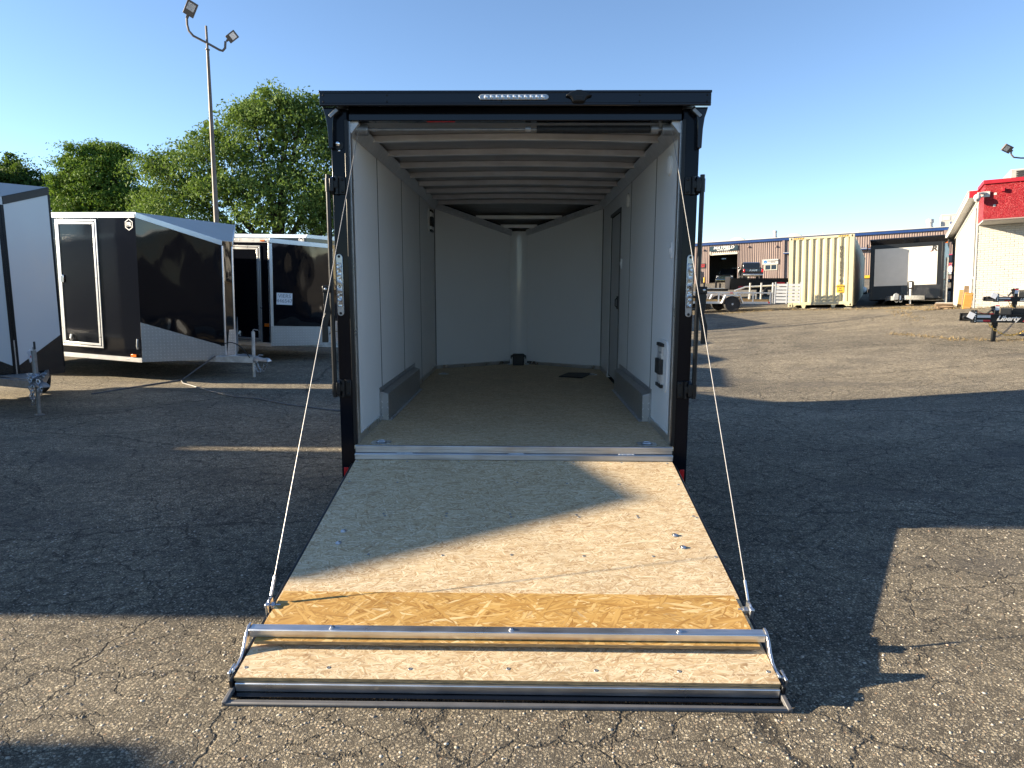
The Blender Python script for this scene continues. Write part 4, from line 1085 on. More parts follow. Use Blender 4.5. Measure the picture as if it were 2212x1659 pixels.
B().tube([(0, 0, -0.5), (0, 0, 6.2)], 0.12, 10, rs=[0.15, 0.11]).build('pole', 'barkm', up2)
up3 = thing('utility_pole', 'timber utility pole standing behind the open trailer and hidden by it', 'utility pole', (6.0, 34.0, gz(6, 34)), lp_rot)
B().tube([(0, 0, -0.5), (0, 0, 9.2)], 0.14, 12, rs=[0.17, 0.11]).build('pole', 'polewood', up3)
for k, (z0, z1, dr, lab) in enumerate(((9.0, 9.4, 2.0, 'upper thin wire sagging in front of the trees'), (8.2, 8.4, 2.0, 'lower thin wire sagging in front of the trees'))):
    w = B().tube(sag((-40.5, 54.5, z0), (5.55, 34.4, z1), dr, 24), 0.012, 5).build('overhead_wire', 'rubber', None)
    tag(w, lab, 'wire', 'overhead wires')

# ---------------------------------------------------------------- the metal-clad workshop
S = site(27)
WS = thing('workshop', 'long low workshop clad in dusty pink ribbed metal with blue eaves and an open bay', 'building', (22.76, 76.4, 2.16), S)
EH = 4.62
def rib_panel(x0, x1, z0, z1, pitch=0.205):
    b = B(); n = max(1, round((x1 - x0) / pitch)); p = (x1 - x0) / n; xs = []
    for i in range(n):
        a = x0 + i * p
        xs += [(a, 0.0), (a + 0.30 * p, 0.0), (a + 0.42 * p, -0.045), (a + 0.85 * p, -0.045), (a + 0.97 * p, 0.0)]
    xs.append((x1, 0.0))
    vs = [(x, y, z) for z in (z0, z1) for x, y in xs]; m = len(xs)
    b.add(vs, [(i, i + 1, m + i + 1, m + i) for i in range(m - 1)])
    return b.build('cladding_panel', 'clad', WS, smooth=False)
DX0, DX1, DZ = -0.67, 2.55, 3.36
edges = []
x = -26.0
while x < 26.0:
    edges.append(x); x += 0.915
rib = {}
for x0 in edges:
    x1 = x0 + 0.915
    segs = [(-0.4, EH)]
    for (a, b_, z0, z1) in ((DX0, DX1, -0.4, DZ + 0.05), (3.02, 3.82, -0.4, 1.95), (5.55, 6.87, 1.32, 1.93), (23.45, 24.4, 0.9, 2.1)):
        if x1 > a + 0.01 and x0 < b_ - 0.01:
            # cut the sheet round the opening
            parts = []
            if x0 < a: parts.append((x0, a, None))
            if x1 > b_: parts.append((b_, x1, None))
            for (p0_, p1_, _) in parts:
                rib_panel(p0_, p1_, -0.4, EH)
            m0, m1 = max(x0, a), min(x1, b_)
            if z0 > -0.3: rib_panel(m0, m1, -0.4, z0)
            rib_panel(m0, m1, z1, EH)
            segs = None
            break
    if segs:
        key = 'full'
        if key not in rib:
            o = rib_panel(0, 0.915, -0.4, EH); o.location.x = x0; rib[key] = o
        else:
            clone(rib[key], WS, (x0, 0, 0))
box('eave_trim', 'bluetrim', WS, -26.2, 26.2, -0.22, -0.07, EH - 0.08, EH + 0.20)
box('gutter', 'roofwhite', WS, -26.2, 26.2, -0.30, 0.25, EH + 0.205, EH + 0.29)
B().ext([(-26.2, 0.0, EH + 0.22), (-26.2, 12.0, EH + 0.95), (-26.2, 24.0, EH + 0.2), (-26.2, 24.0, 0), (-26.2, 23.9, 0), (-26.2, 12, EH + 0.7)], (52.4, 0, 0)).build('roof', 'roofwhite', WS)
B().box(-26.2, -26.0, 0.02, 24, -0.4, EH + 0.2).build('end_wall', 'clad2', WS); B().box(26.0, 26.2, 0.02, 24, -0.4, EH + 0.2).build('end_wall', 'clad2', WS)
# bay: dark room behind
rm = B(); rm.box(DX0 - 2.0, DX1 + 2.5, 9.0, 9.1, -0.4, 4.2); rm.box(DX0 - 2.1, DX0 - 2.0, 0.1, 9.0, -0.4, 4.2); rm.box(DX1 + 2.5, DX1 + 2.6, 0.1, 9.0, -0.4, 4.2); rm.box(DX0 - 2.0, DX1 + 2.5, 0.1, 9.0, 4.2, 4.3)
rm.build('bay_room', 'shopwall', WS)
for (a, b_, c, d_) in ((DX0 - 0.08, DX0, -0.4, DZ + 0.1), (DX1, DX1 + 0.08, -0.4, DZ + 0.1)):
    box('bay_jamb', 'clad2', WS, a, b_, -0.07, 0.12, c, d_)
box('roller_door', 'creamdoor', WS, DX0, DX1, -0.02, 0.06, DZ - 0.02, DZ + 0.42)
box('roller_rail', 'creamdoor', WS, DX0 + 0.45, DX1, -0.10, -0.03, DZ - 0.02, DZ + 0.17, 0.02)
box('bay_lamp', 'led', WS, 0.30, 0.80, 2.4, 2.6, 3.05, 3.12)
sg = box('shop_sign', 'signdark', WS, -0.64, 2.58, -0.16, -0.10, 3.78, 4.36)
text('sign_name', 'MAYFIELD', 0.46, 'signwhite', sg, (0.98, -0.165, 4.14), shear=0.25, bold=0.012, sx=1.13)
text('sign_trade', 'AUTO BODY', 0.24, 'signwhite', sg, (0.95, -0.165, 3.88), shear=0.25, bold=0.008, sx=1.05)
for (x, z, w, h, m_) in ((0.2, 0.7, 1.7, 1.55, 'roofwhite'), (1.3, 1.5, 0.95, 0.7, 'roofwhite'), (2.1, 1.0, 0.7, 1.2, 'ceramic'), (-0.5, 0.6, 0.6, 1.5, 'ceramic')):
    box('shop_cabinet', m_, WS, x - w / 2, x + w / 2, 6.2, 7.0, z - h / 2 + 0.2, z + h / 2 + 0.4)
pd = box('entry_door', 'dimglass', WS, 3.12, 3.72, -0.02, 0.03, -0.3, 1.84)
for (a, b_, c, d_) in ((3.02, 3.12, -0.3, 1.95), (3.72, 3.82, -0.3, 1.95), (3.12, 3.72, 1.84, 1.95)):
    box('door_frame', 'creamdoor', pd, a, b_, -0.08, 0.03, c, d_)
box('wall_plate', 'white', WS, 3.28, 3.58, -0.08, -0.05, 2.02, 2.22)
box('meter_box', 'white', WS, 2.72, 2.94, -0.2, -0.05, 0.75, 1.15)
box('meter_box', 'roofwhite', WS, 2.66, 2.98, -0.2, -0.05, 1.2, 1.55)
wi = box('office_window', 'dimglass', WS, 5.60, 6.82, -0.03, 0.02, 1.37, 1.90)
for (a, b_, c, d_) in ((5.53, 5.61, 1.30, 1.95), (6.81, 6.89, 1.30, 1.95), (5.61, 6.81, 1.88, 1.95), (5.61, 6.81, 1.30, 1.37), (6.18, 6.25, 1.37, 1.88)):
    box('window_frame', 'creamdoor', wi, a, b_, -0.09, 0.0, c, d_)
sg2 = box('repair_sign', 'white', WS, 5.30, 6.99, -0.13, -0.07, 1.95, 2.53)
sw = B()
for i, (a0_, a1_) in enumerate(((20, 160), (200, 340))):
    pts = [(0.21 * math.cos(R_(a)), 0.17 * math.sin(R_(a))) for a in np.linspace(a0_, a1_, 9)] + [(0.12 * math.cos(R_(a)), 0.08 * math.sin(R_(a))) for a in np.linspace(a1_, a0_, 9)]
    sw.ext([(5.62 + px, -0.131, 2.24 + pz) for px, pz in pts], (0, -0.006, 0))
sw.build('sign_swirl', 'signblue', sg2)
text('sign_letters', 'PPG', 0.20, 'signblue', sg2, (5.62, -0.138, 2.24), bold=0.008)
text('sign_words', 'COLLISION REPAIR\nCENTER', 0.135, 'ink', sg2, (6.43, -0.135, 2.25), bold=0.004)
sg3 = box('bay_notice', 'matteblack', WS, -1.78, -1.14, -0.12, -0.07, 1.90, 2.44)
text('notice_words', 'AUTO\nBODY', 0.20, 'signred', sg3, (-1.46, -0.125, 2.17), shear=0.2, bold=0.004)
for (x, z) in ((-1.37, 4.02), (3.71, 4.10), (6.70, 3.95), (17.2, 2.3), (12.4, 4.0)):
    wl = B(); wl.ext([(x - 0.10, -0.07, z + 0.10), (x - 0.10, -0.22, z + 0.02), (x - 0.10, -0.22, z - 0.10), (x - 0.10, -0.07, z - 0.12)], (0.20, 0, 0)); wl.build('wall_lamp', 'clad2', WS, bev=0.01)
box('utility_riser', 'roofwhite', WS, -1.80, -1.62, -0.20, -0.06, -0.3, 1.52)
for x in (7.52, 22.9):
    box('downspout', 'clad2', WS, x - 0.12, x + 0.12, -0.20, -0.06, -0.3, EH)
for (x0, x1) in ((7.55, 16.6),):
    cn_ = B(); cn_.ext([(x0, -0.06, 3.26), (x0, -0.55, 3.12), (x0, -0.55, 3.0), (x0, -0.06, 3.06)], (x1 - x0, 0, 0)); cn_.build('door_canopy', 'bluetrim', WS)
    box('canopy_edge', 'roofwhite', WS, x0 - 0.02, x1, -0.58, -0.555, 3.10, 3.16)
cb_ = B(); cb_.ext([(23.2, -0.06, 5.22), (23.2, -1.0, 5.1), (23.2, -1.0, 4.75), (23.2, -0.06, 4.55)], (3.0, 0, 0)); cb_.build('end_canopy', 'roofwhite', WS); box('end_canopy_trim', 'bluetrim', WS, 23.2, 26.2, -1.03, -1.005, 5.0, 5.24)
box('side_window', 'dimglass', WS, 23.5, 24.4, -0.05, 0.0, 0.95, 2.05)
for x in (2.3, 8.45):
    dv = B(); dv.ext([(x - 0.85, 1.0, EH + 0.30), (x - 0.80, 1.0, EH + 0.52), (x - 0.35, 1.0, EH + 0.72), (x + 0.35, 1.0, EH + 0.72), (x + 0.80, 1.0, EH + 0.55), (x + 0.85, 1.0, EH + 0.30)], (0, 1.6, 0)); dv.build('roof_vent', 'roofwhite', WS, bev=0.06)
B().lathe([(0.30, 0), (0.18, 0.25), (0.17, 0.62), (0.22, 0.66), (0.22, 0.86), (0.14, 0.9)], 14, Matrix.Translation((6.52, 0.6, EH + 0.27))).build('flue', 'roofwhite', WS)
B().lathe([(0.42, 0), (0.30, 0.28), (0.26, 0.3), (0.26, 0.62), (0.36, 0.64), (0.36, 1.0), (0.2, 1.05)], 14, Matrix.Translation((21.6, 1.2, EH + 0.25))).build('flue', 'roofwhite', WS)
for x in (-0.4, 11.5, 15.0):
    B().tube([(x, 0.5, EH + 0.2), (x, 0.5, EH + 0.55)], 0.05, 8).build('roof_pipe', 'white', WS)
un = box('rooftop_unit', 'ceramic', WS, 22.6, 25.2, 1.5, 3.2, EH + 0.35, EH + 1.7, 0.03)
for k in range(3):
    box('unit_panel', 'roofwhite', un, 22.75 + k * 0.8, 23.4 + k * 0.8, 1.47, 1.499, EH + 1.1, EH + 1.5)
cst = box('kerb_block', 'yellow', None, 0, 3.4, -0.75, -0.45, -0.1, 0.22, 0.03)
cst.matrix_world = Matrix.Translation((22.76, 76.4, 2.20)) @ S.to_4x4() @ Matrix.Translation((13.2, 0, 0))
tag(cst, 'yellow painted kerb block at the foot of the pink workshop wall', 'kerb')
for x in (-1.05, 23.0):
    bo = B().tube([(0, 0, -0.2), (0, 0, 0.75)], 0.09, 12).build('bollard', 'yellow', None)
    bo.matrix_world = Matrix.Translation((22.76, 76.4, 2.16)) @ S.to_4x4() @ Matrix.Translation((x, -0.9, 0))
    tag(bo, 'yellow bollard beside the open bay' if x < 0 else 'yellow bollard by the far workshop corner', 'bollard')

# ---------------------------------------------------------------- pickups
def pickup(label, loc, rotz, paint, grill=True):
    t = thing('pickup_truck', label, 'pickup', loc, Matrix.Rotation(R_(rotz), 3, 'Z'))
    W = 0.98
    # lower body with wheel arches cut as an outline
    def arch(yc):
        return [(yc + 0.46 * math.cos(R_(a)), 0.42 + 0.44 * math.sin(R_(a))) for a in range(180, -1, -20)]
    prof = [(-2.90, 0.48), (-2.95, 0.80), (-2.92, 1.18), (-0.95, 1.20), (1.15, 1.20), (2.45, 1.12), (2.78, 1.02), (2.85, 0.62), (2.75, 0.42)] + [(y, z) for y, z in arch(1.85)][::-1] + [(y, z) for y, z in arch(-1.75)][::-1]
    B().ext([(-W, y, z) for y, z in prof], (2 * W, 0, 0)).build('body', paint, t, bev=0.05)
    cab = [(-0.95, 1.19), (-0.80, 1.78), (-0.5, 1.90), (0.45, 1.90), (0.75, 1.82), (1.40, 1.19)]
    B().ext([(-W * 0.86, y, z) for y, z in cab], (2 * W * 0.86, 0, 0)).build('cab', paint, t, bev=0.06)
    B().ext([(-W * 0.78, 1.375, 1.235), (W * 0.78, 1.375, 1.235), (W * 0.70, 0.80, 1.79), (-W * 0.70, 0.80, 1.79)], (0, 0.022, 0.02)).build('windscreen', 'dimglass', t)
    B().ext([(-W * 0.76, -0.965, 1.26), (W * 0.76, -0.965, 1.26), (W * 0.70, -0.845, 1.74), (-W * 0.70, -0.845, 1.74)], (0, -0.02, 0.004)).build('rear_window', 'dimglass', t)
    for s in (-1, 1):
        for (y0, y1) in ((-0.72, 0.18), (0.25, 1.08)):
            B().ext([(s * W * 0.865, y0, 1.26), (s * W * 0.865, y1, 1.26), (s * W * 0.865, min(y1, 0.72), 1.74), (s * W * 0.865, y0 + 0.05, 1.74)], (s * 0.012, 0, 0)).build('side_window', 'dimglass', t)
        B().box(*sorted((s * W, s * (W + 0.20))), 0.95, 1.07, 1.24, 1.44).build('mirror', paint, t, bev=0.03)
        box('head_lamp', 'clearlens', t, *sorted((s * 0.70, s * 0.95)), 2.72, 2.80, 0.86, 1.02, 0.02)
        box('tail_lamp', 'red', t, *sorted((s * 0.80, s * 0.975)), -2.965, -2.90, 0.82, 1.12, 0.02)
        for y in (1.85, -1.75):
            wm = Matrix.Translation((s * 0.86, y, 0.40)) @ Matrix.Rotation(R_(90), 4, 'Y')
            w = B().lathe([(0.24, -0.11), (0.36, -0.12), (0.395, -0.08), (0.40, 0), (0.395, 0.08), (0.36, 0.12), (0.24, 0.11)], 24, wm, True).build('wheel', 'rubber', t)
            B().lathe([(0.24, -0.10), (0.12, 0.02), (0.02, 0.03)], 16, wm).build('rim', 'chrome', w)
    gr = B()
    for z in (0.66, 0.80, 0.93):
        gr.box(-0.66, 0.66, 2.83, 2.875, z, z + 0.045)
    gr.build('grille', 'chrome', t)
    box('front_bumper', 'chrome', t, -0.98, 0.98, 2.78, 2.95, 0.42, 0.60, 0.04)
    box('rear_bumper', 'chrome', t, -0.96, 0.96, -3.05, -2.92, 0.48, 0.66, 0.04)
    box('bed_liner', 'matteblack', t, -0.86, 0.86, -2.84, -1.05, 1.10, 1.215)
    return t
def onsite(x, y, z=0.0):
    return Vector((22.76, 76.4, 2.16)) + S @ Vector((x, y, z))
pickup('dark pickup parked nose out inside the open workshop bay', onsite(1.05, 2.9, -0.02), 180 - 27 + 0, 'blackcar')
pk = pickup('black pickup parked with its tailgate towards us by the office window', onsite(5.0, -6.8, -0.15), -27 + 14, 'blackcar')
text('tailgate_letters', 'RAM', 0.26, 'chrome', pk, (0, -2.962, 1.0), bold=0.01, sx=1.4)
pickup('red pickup with white hood between the box trailer and the brick building', (30.5, 43.0, gz(30.5, 43.0) - 0.1), 118, 'redcar')

# ---------------------------------------------------------------- shipping container
CR = site(28.3)
ct = thing('shipping_container', 'cream ribbed shipping container resting on timbers', 'container', (11.20, 23.83, 0.93), CR)
CW, CL, CHT = 2.42, 12.19, 2.86
for (x, y) in ((0, 0), (CW - 0.16, 0), (0, CL - 0.16), (CW - 0.16, CL - 0.16)):
    box('corner_post', 'container', ct, x, x + 0.16, y, y + 0.16, 0.12, CHT - 0.12, 0.006)
    for z in (0, CHT - 0.12):
        cc = box('corner_casting', 'container', ct, x - 0.006, x + 0.168, y - 0.006, y + 0.168, z - 0.004, z + 0.122, 0.008)
        lo = [(x + 0.085 + 0.030 * math.cos(a), y - 0.0075, z + 0.06 + 0.045 * math.sin(a)) for a in [2 * math.pi * i / 14 for i in range(14)]]
        B().ext(lo, (0, 0.004, 0)).build('casting_hole', 'dark', cc)
for (a, b_, c, d_, e, f) in ((0.165, CW - 0.165, 0.01, 0.13, CHT - 0.10, CHT - 0.01), (0.165, CW - 0.165, 0.01, 0.13, 0.07, 0.19), (0.165, CW - 0.165, CL - 0.13, CL - 0.01, CHT - 0.10, CHT - 0.01), (0.165, CW - 0.165, CL - 0.13, CL - 0.01, 0.07, 0.19)):
    box('end_rail', 'container', ct, a, b_, c, d_, e, f, 0.006)
for x in (0.01, CW - 0.09):
    box('top_side_rail', 'container', ct, x, x + 0.08, 0.165, CL - 0.165, CHT - 0.09, CHT - 0.02); box('bottom_side_rail', 'container', ct, x, x + 0.08, 0.165, CL - 0.165, 0.06, 0.20)
def corr(x0, x1, n, depth, y, z0, z1):
    p = (x1 - x0) / n; xs = []
    for i in range(n):
        a = x0 + i * p
        xs += [(a, y + depth), (a + 0.30 * p, y + depth), (a + 0.47 * p, y), (a + 0.80 * p, y), (a + 0.97 * p, y + depth)]
    xs.append((x1, y + depth)); m = len(xs)
    return [(x, yy, z) for z in (z0, z1) for x, yy in xs], [(i, i + 1, m + i + 1, m + i) for i in range(m - 1)]
B().add(*corr(0.16, CW - 0.16, 8, 0.055, 0.02, 0.18, CHT - 0.09)).build('end_wall', 'container', ct, smooth=False)
for s, xx in ((0, 0.02), (1, CW - 0.02)):
    vs_, fs_ = corr(0.16, CL - 0.16, 40, 0.036, 0.0, 0.19, CHT - 0.08)
    vs_ = [((xx + yy) if s == 0 else (xx - yy), x, z) for x, yy, z in vs_]
    B().add(vs_, fs_).build('side_wall', 'container', ct, smooth=False)
box('roof', 'container', ct, 0.03, CW - 0.03, 0.05, CL - 0.05, CHT - 0.07, CHT - 0.03)
box('back_wall', 'container', ct, 0.16, CW - 0.16, CL - 0.06, CL - 0.03, 0.18, CHT - 0.09)
box('floor', 'oldwood', ct, 0.09, CW - 0.09, 0.1, CL - 0.1, 0.14, 0.18)
for (x0, sgn) in ((0.17, 1), (CW - 0.17, -1)):
    B().ext([(x0, 0.02, 0.069), (x0 + sgn * 0.16, 0.02, 0.069), (x0 + sgn * 0.02, 0.02, -0.02)], (0, 0.06, 0)).build('gusset', 'container', ct)
for x0 in (0.60, 1.72):
    B().ext([(x0 - 0.09, 0.02, 0.069), (x0 + 0.09, 0.02, 0.069), (x0 + 0.05, 0.02, -0.05), (x0 - 0.05, 0.02, -0.05)], (0, 0.06, 0)).build('fork_lug', 'container', ct)
for (x0, x1) in ((0.19, 0.56), (CW - 0.58, CW - 0.20)):
    hz = box('hazard_strip', 'yellow', ct, x0, x1, 0.004, 0.009, CHT - 0.075, CHT - 0.025)
    for k in range(4):
        a = x0 + 0.03 + k * 0.09
        B().ext([(a, 0.0015, CHT - 0.074), (a + 0.035, 0.0015, CHT - 0.074), (a + 0.065, 0.0015, CHT - 0.026), (a + 0.03, 0.0015, CHT - 0.026)], (0, 0.002, 0)).build('hazard_bar', 'ink', hz)
text('container_number', '\n'.join('HYUU105774'), 0.15, 'ink', ct, (1.955, 0.014, 1.80), bold=0.006, line=0.82, sx=0.9)
text('check_digit', '0', 0.15, 'ink', ct, (1.955, 0.014, 1.02), bold=0.006, sx=0.9)
cs = box('caution_label', 'yellow', ct, 1.83, 2.10, 0.012, 0.016, 0.55, 0.86)
text('caution_words', "CAUTION\n9'6\nHIGH", 0.068, 'ink', cs, (1.965, 0.0105, 0.705), bold=0.003, line=1.25)
for (x0, x1) in ((0.22, 2.40),):
    tb = box('support_timber', 'concrete', None, x0, x1, 0.0, 0.30, -0.22, -0.0605, 0.02)
    tb.matrix_world = Matrix.Translation((11.20, 23.83, 0.93)) @ CR.to_4x4() @ Matrix.Translation((0, 0.12, 0))
    tag(tb, 'grey concrete sleeper under the front of the cream container', 'sleeper')
tb = box('support_timber', 'concrete', None, 0, 2.42, 0.0, 0.30, -0.40, -0.01, 0.02)
tb.matrix_world = Matrix.Translation((11.20, 23.83, 0.93)) @ CR.to_4x4() @ Matrix.Translation((0, 11.6, 0))
tag(tb, 'grey concrete sleeper under the back of the cream container', 'sleeper')

# ---------------------------------------------------------------- flat-fronted black and white trailer
RR = site(33)
rt_ = thing('enclosed_trailer', 'flat fronted black trailer with a large white front panel and letter emblem', 'trailer', (15.45, 22.75, gz(15.45, 22.75) + 0.02), RR, None)
RWH, RZB, RZT = 1.28, 0.24, 2.66
box('front_wall', 'satinblack', rt_, -RWH, RWH, 0.0, 0.06, RZB, RZT - 0.02, 0.01)
for s in (-1, 1):
    box('side_wall', 'satinblack', rt_, *sorted((s * RWH, s * (RWH - 0.05))), 0.061, 6.4, RZB, RZT)
box('roof', 'roofwhite', rt_, -RWH + 0.051, RWH - 0.051, 0.061, 6.4, RZT - 0.06, RZT - 0.005); box('rear_wall', 'satinblack', rt_, -RWH + 0.051, RWH - 0.051, 6.35, 6.4, RZB, RZT - 0.061)
B().ext([(-RWH - 0.01, -0.16, RZT + 0.03), (-RWH - 0.01, -0.16, RZT - 0.01), (-RWH - 0.01, -0.002, RZT - 0.20), (-RWH - 0.01, -0.002, RZT + 0.03)], (2 * RWH + 0.02, 0, 0)).build('front_cap', 'black', rt_, bev=0.01)
wp = box('white_panel', 'white', rt_, -1.12, 1.06, -0.012, -0.001, 0.80, 2.30)
text('panel_letter', 'R', 0.27, 'ink', wp, (0.94, -0.015, 2.19), bold=0.012, shear=0.15, sx=1.15)
B().ext([(0.80, -0.014, 2.085), (0.85, -0.014, 2.085), (0.85, -0.014, 2.065), (0.885, -0.014, 2.10), (0.85, -0.014, 2.135), (0.85, -0.014, 2.115), (0.80, -0.014, 2.115)], (0, -0.003, 0)).build('panel_arrow', 'signred', wp)
box('tread_skirt', 'treadblack', rt_, -0.15, 1.20, -0.014, -0.001, 0.28, 0.78)
for s in (-1, 1):
    box('corner_edge', 'satinblack', rt_, *sorted((s * (RWH + 0.006), s * (RWH - 0.08))), -0.02, -0.001, RZB, RZT - 0.21, 0.006)
    mk = B(); mk.tube([(s * RWH, 0.05, 2.40), (s * (RWH + 0.10), 0.03, 2.40)], 0.022, 8); mk.build('side_marker', 'amber', rt_)
    box('marker_end', 'matteblack', rt_, *sorted((s * (RWH + 0.10), s * (RWH + 0.14))), -0.0, 0.05, 2.26, 2.52, 0.01)
for s in (-1, 1):
    B().ext([(s * 0.64, -0.001, 0.20), (s * 0.06, -0.95, 0.20), (s * 0.06, -0.95, 0.37), (s * 0.64, -0.001, 0.37)], (s * 0.05, 0.0, 0)).build('tongue_beam', 'galv', rt_, bev=0.004)
jk = B().tube([(0.22, -0.55, 0.03), (0.22, -0.55, 0.62)], 0.035, 12).build('jack_leg', 'galv', rt_)
B().ext([(0.08, -0.55, 0.0), (0.34, -0.55, 0.0), (0.34, -0.35, 0.0), (0.08, -0.35, 0.0)], (0, 0, 0.03)).build('jack_foot', 'oldwood', jk)
B().lathe([(0.05, 0), (0.11, 0.12), (0.125, 0.22), (0.11, 0.29), (0.04, 0.32)], 16, Matrix.Translation((0.22, -0.55, 0.62))).build('jack_motor', 'matteblack', jk)
box('motor_label', 'paper', jk, 0.18, 0.26, -0.685, -0.66, 0.68, 0.88)
cp = B(); cp.ext([(-0.32, -1.02, 0.20), (-0.14, -1.02, 0.20), (-0.14, -1.02, 0.42), (-0.23, -1.02, 0.48), (-0.32, -1.02, 0.42)], (0, 0.22, 0)); cp.build('coupler', 'castgrey', rt_, bev=0.02)
for k, dx in enumerate((-0.30, -0.16)):
    chain_mesh(sag((dx, -0.95, 0.32), (dx + 0.16, -0.90, 0.26), 0.18), 0.022, 0.006).build('safety_chain', 'castgrey', rt_)
B().tube(sag((-0.15, -0.8, 0.44), (0.36, -0.3, 0.40), 0.10), 0.012, 6).build('wiring_lead', 'rubber', rt_)
B().tube(sag((-0.62, -0.12, 0.30), (-0.78, -0.35, 0.02), 0.02), 0.010, 6).build('wiring_lead', 'rubber', rt_)
box('beam_label', 'paper', rt_, -0.50, -0.40, -0.275, -0.255, 0.24, 0.34)
for s in (-1, 1):
    for y in (3.0, 3.85):
        wm = Matrix.Translation((s * 1.1, y, 0.31)) @ Matrix.Rotation(R_(90), 4, 'Y')
        B().lathe([(0.17, -0.09), (0.28, -0.10), (0.305, -0.07), (0.31, 0), (0.305, 0.07), (0.28, 0.10), (0.17, 0.09)], 24, wm, True).build('wheel', 'rubber', rt_)

# ---------------------------------------------------------------- white brick building with the red band
BO = Vector((14.05, 16.38, 1.20))
WB = thing('brick_building', 'white painted brick building with a red stucco band along its top', 'building', BO, S)
BH = 2.66
box('wall_backing', 'mortar', WB, 0.012, 1.34, 0.008, 0.20, -0.5, BH)
box('wall_backing', 'mortar', WB, 1.34, 9.0, 0.12, 0.30, -0.5, BH)
bw, bh = 0.198, 0.0575; pw, ph = 0.2085, 0.0685
bk = None; half = None
row = 0; z = -0.09
while z < BH - 0.03:
    x = 0.014 if row % 2 == 0 else 0.014 - pw / 2
    while x < 1.33:
        x0, x1 = max(x, 0.014), min(x + bw, 1.335)
        if x1 - x0 > 0.03:
            full = (x1 - x0) > bw - 0.002
            rx, ry = random.uniform(-0.006, 0.006), random.uniform(-0.004, 0.003)
            if bk is None and full:
                bk = B().box(0, bw, 0.0, 0.05, 0, bh).build('brick', 'whitebrick', WB, bev=0.006, loc=(x0, ry, z))
            elif full:
                clone(bk, WB, (x0, ry, z), (0, 0, rx))
            elif bk is not None:
                clone(bk, WB, (x0, ry, z), (0, 0, rx), ((x1 - x0) / bw, 1, 1))
        x += pw
    z += ph; row += 1
ws_ = box('window_surround', 'ceramic', WB, 1.345, 1.42, 0.0, 0.12, 0.55, BH, 0.004)
box('shop_window', 'dimglass', WB, 1.42, 6.0, 0.08, 0.115, 0.62, 2.4)
box('window_ledge', 'whiteblock', WB, 1.0, 6.0, -0.16, 0.0, 0.44, 0.56, 0.01)
# left wall of painted blocks, dropping with the roof
LWD = 7.5
B().ext([(0.02, 0.02, -0.5), (0.02, LWD, -0.5), (0.02, LWD, 2.75), (0.02, 0.02, 3.36)], (0.18, 0, 0)).build('block_backing', 'mortar', WB)
b0 = None; row = 0; z = -0.10
while z < 2.60:
    y = 0.16 - (0.2 if row % 2 else 0)
    while y < LWD - 0.1:
        y0, y1 = max(y, 0.16), min(y + 0.396, LWD)
        if y1 - y0 > 0.06:
            if b0 is None and y1 - y0 > 0.39:
                b0 = B().box(0.012, 0.03, 0, 0.396, 0, 0.194).build('block', 'whiteblock', WB, loc=(0, y0, z))
            elif b0 is not None:
                clone(b0, WB, (0, y0, z), scale=(1, (y1 - y0) / 0.396, 1))
        y += 0.40
    z += 0.1985; row += 1
B().ext([(0.008, 0.14, 2.30), (0.008, LWD, 2.30), (0.008, LWD, 2.74), (0.008, 0.14, 3.32)], (0.010, 0, 0)).build('upper_render', 'whiteblock', WB)
box('corner_board', 'white', WB, -0.03, 0.012, -0.012, 0.14, -0.1, 3.1, 0.004)
dsp = B(); dsp.tube([(-0.09, 0.06, 0.02), (-0.09, 0.06, 0.85)], 0.045, 4); dsp.tube([(-0.075, 0.06, 0.85), (-0.075, 0.06, 3.0)], 0.040, 4); dsp.build('downspout', 'white', WB)
box('downspout_clip', 'white', WB, -0.13, -0.02, 0.01, 0.11, 0.82, 0.90)
# sloping eave with soffit
B().ext([(-0.24, 0.10, 3.36), (-0.24, LWD + 0.4, 2.72), (0.3, LWD + 0.4, 2.72), (0.3, 0.10, 3.36)], (0, 0, 0.05)).build('soffit', 'white', WB)
B().ext([(-0.26, 0.10, 3.32), (-0.26, LWD + 0.4, 2.68), (-0.26, LWD + 0.4, 2.86), (-0.26, 0.10, 3.50)], (0.02, 0, 0)).build('eave_board', 'white', WB)
B().ext([(-0.02, 0.16, 3.20), (-0.02, LWD, 2.58), (-0.02, LWD, 2.72), (-0.02, 0.16, 3.35)], (0.03, 0, 0)).build('frieze_board', 'white', WB)
B().ext([(-0.28, 0.10, 3.505), (-0.28, LWD + 0.4, 2.865), (3.0, LWD + 0.4, 2.865), (3.0, 0.10, 3.505)], (0, 0, 0.03)).build('roof', 'roofwhite', WB)
B().ext([(-0.25, 0.02, 3.31), (-0.25, 0.085, 3.31), (0.0, 0.085, 3.31), (0.0, 0.02, 3.31)], (0, 0, 0.20)).build('eave_end', 'redpaint', WB)
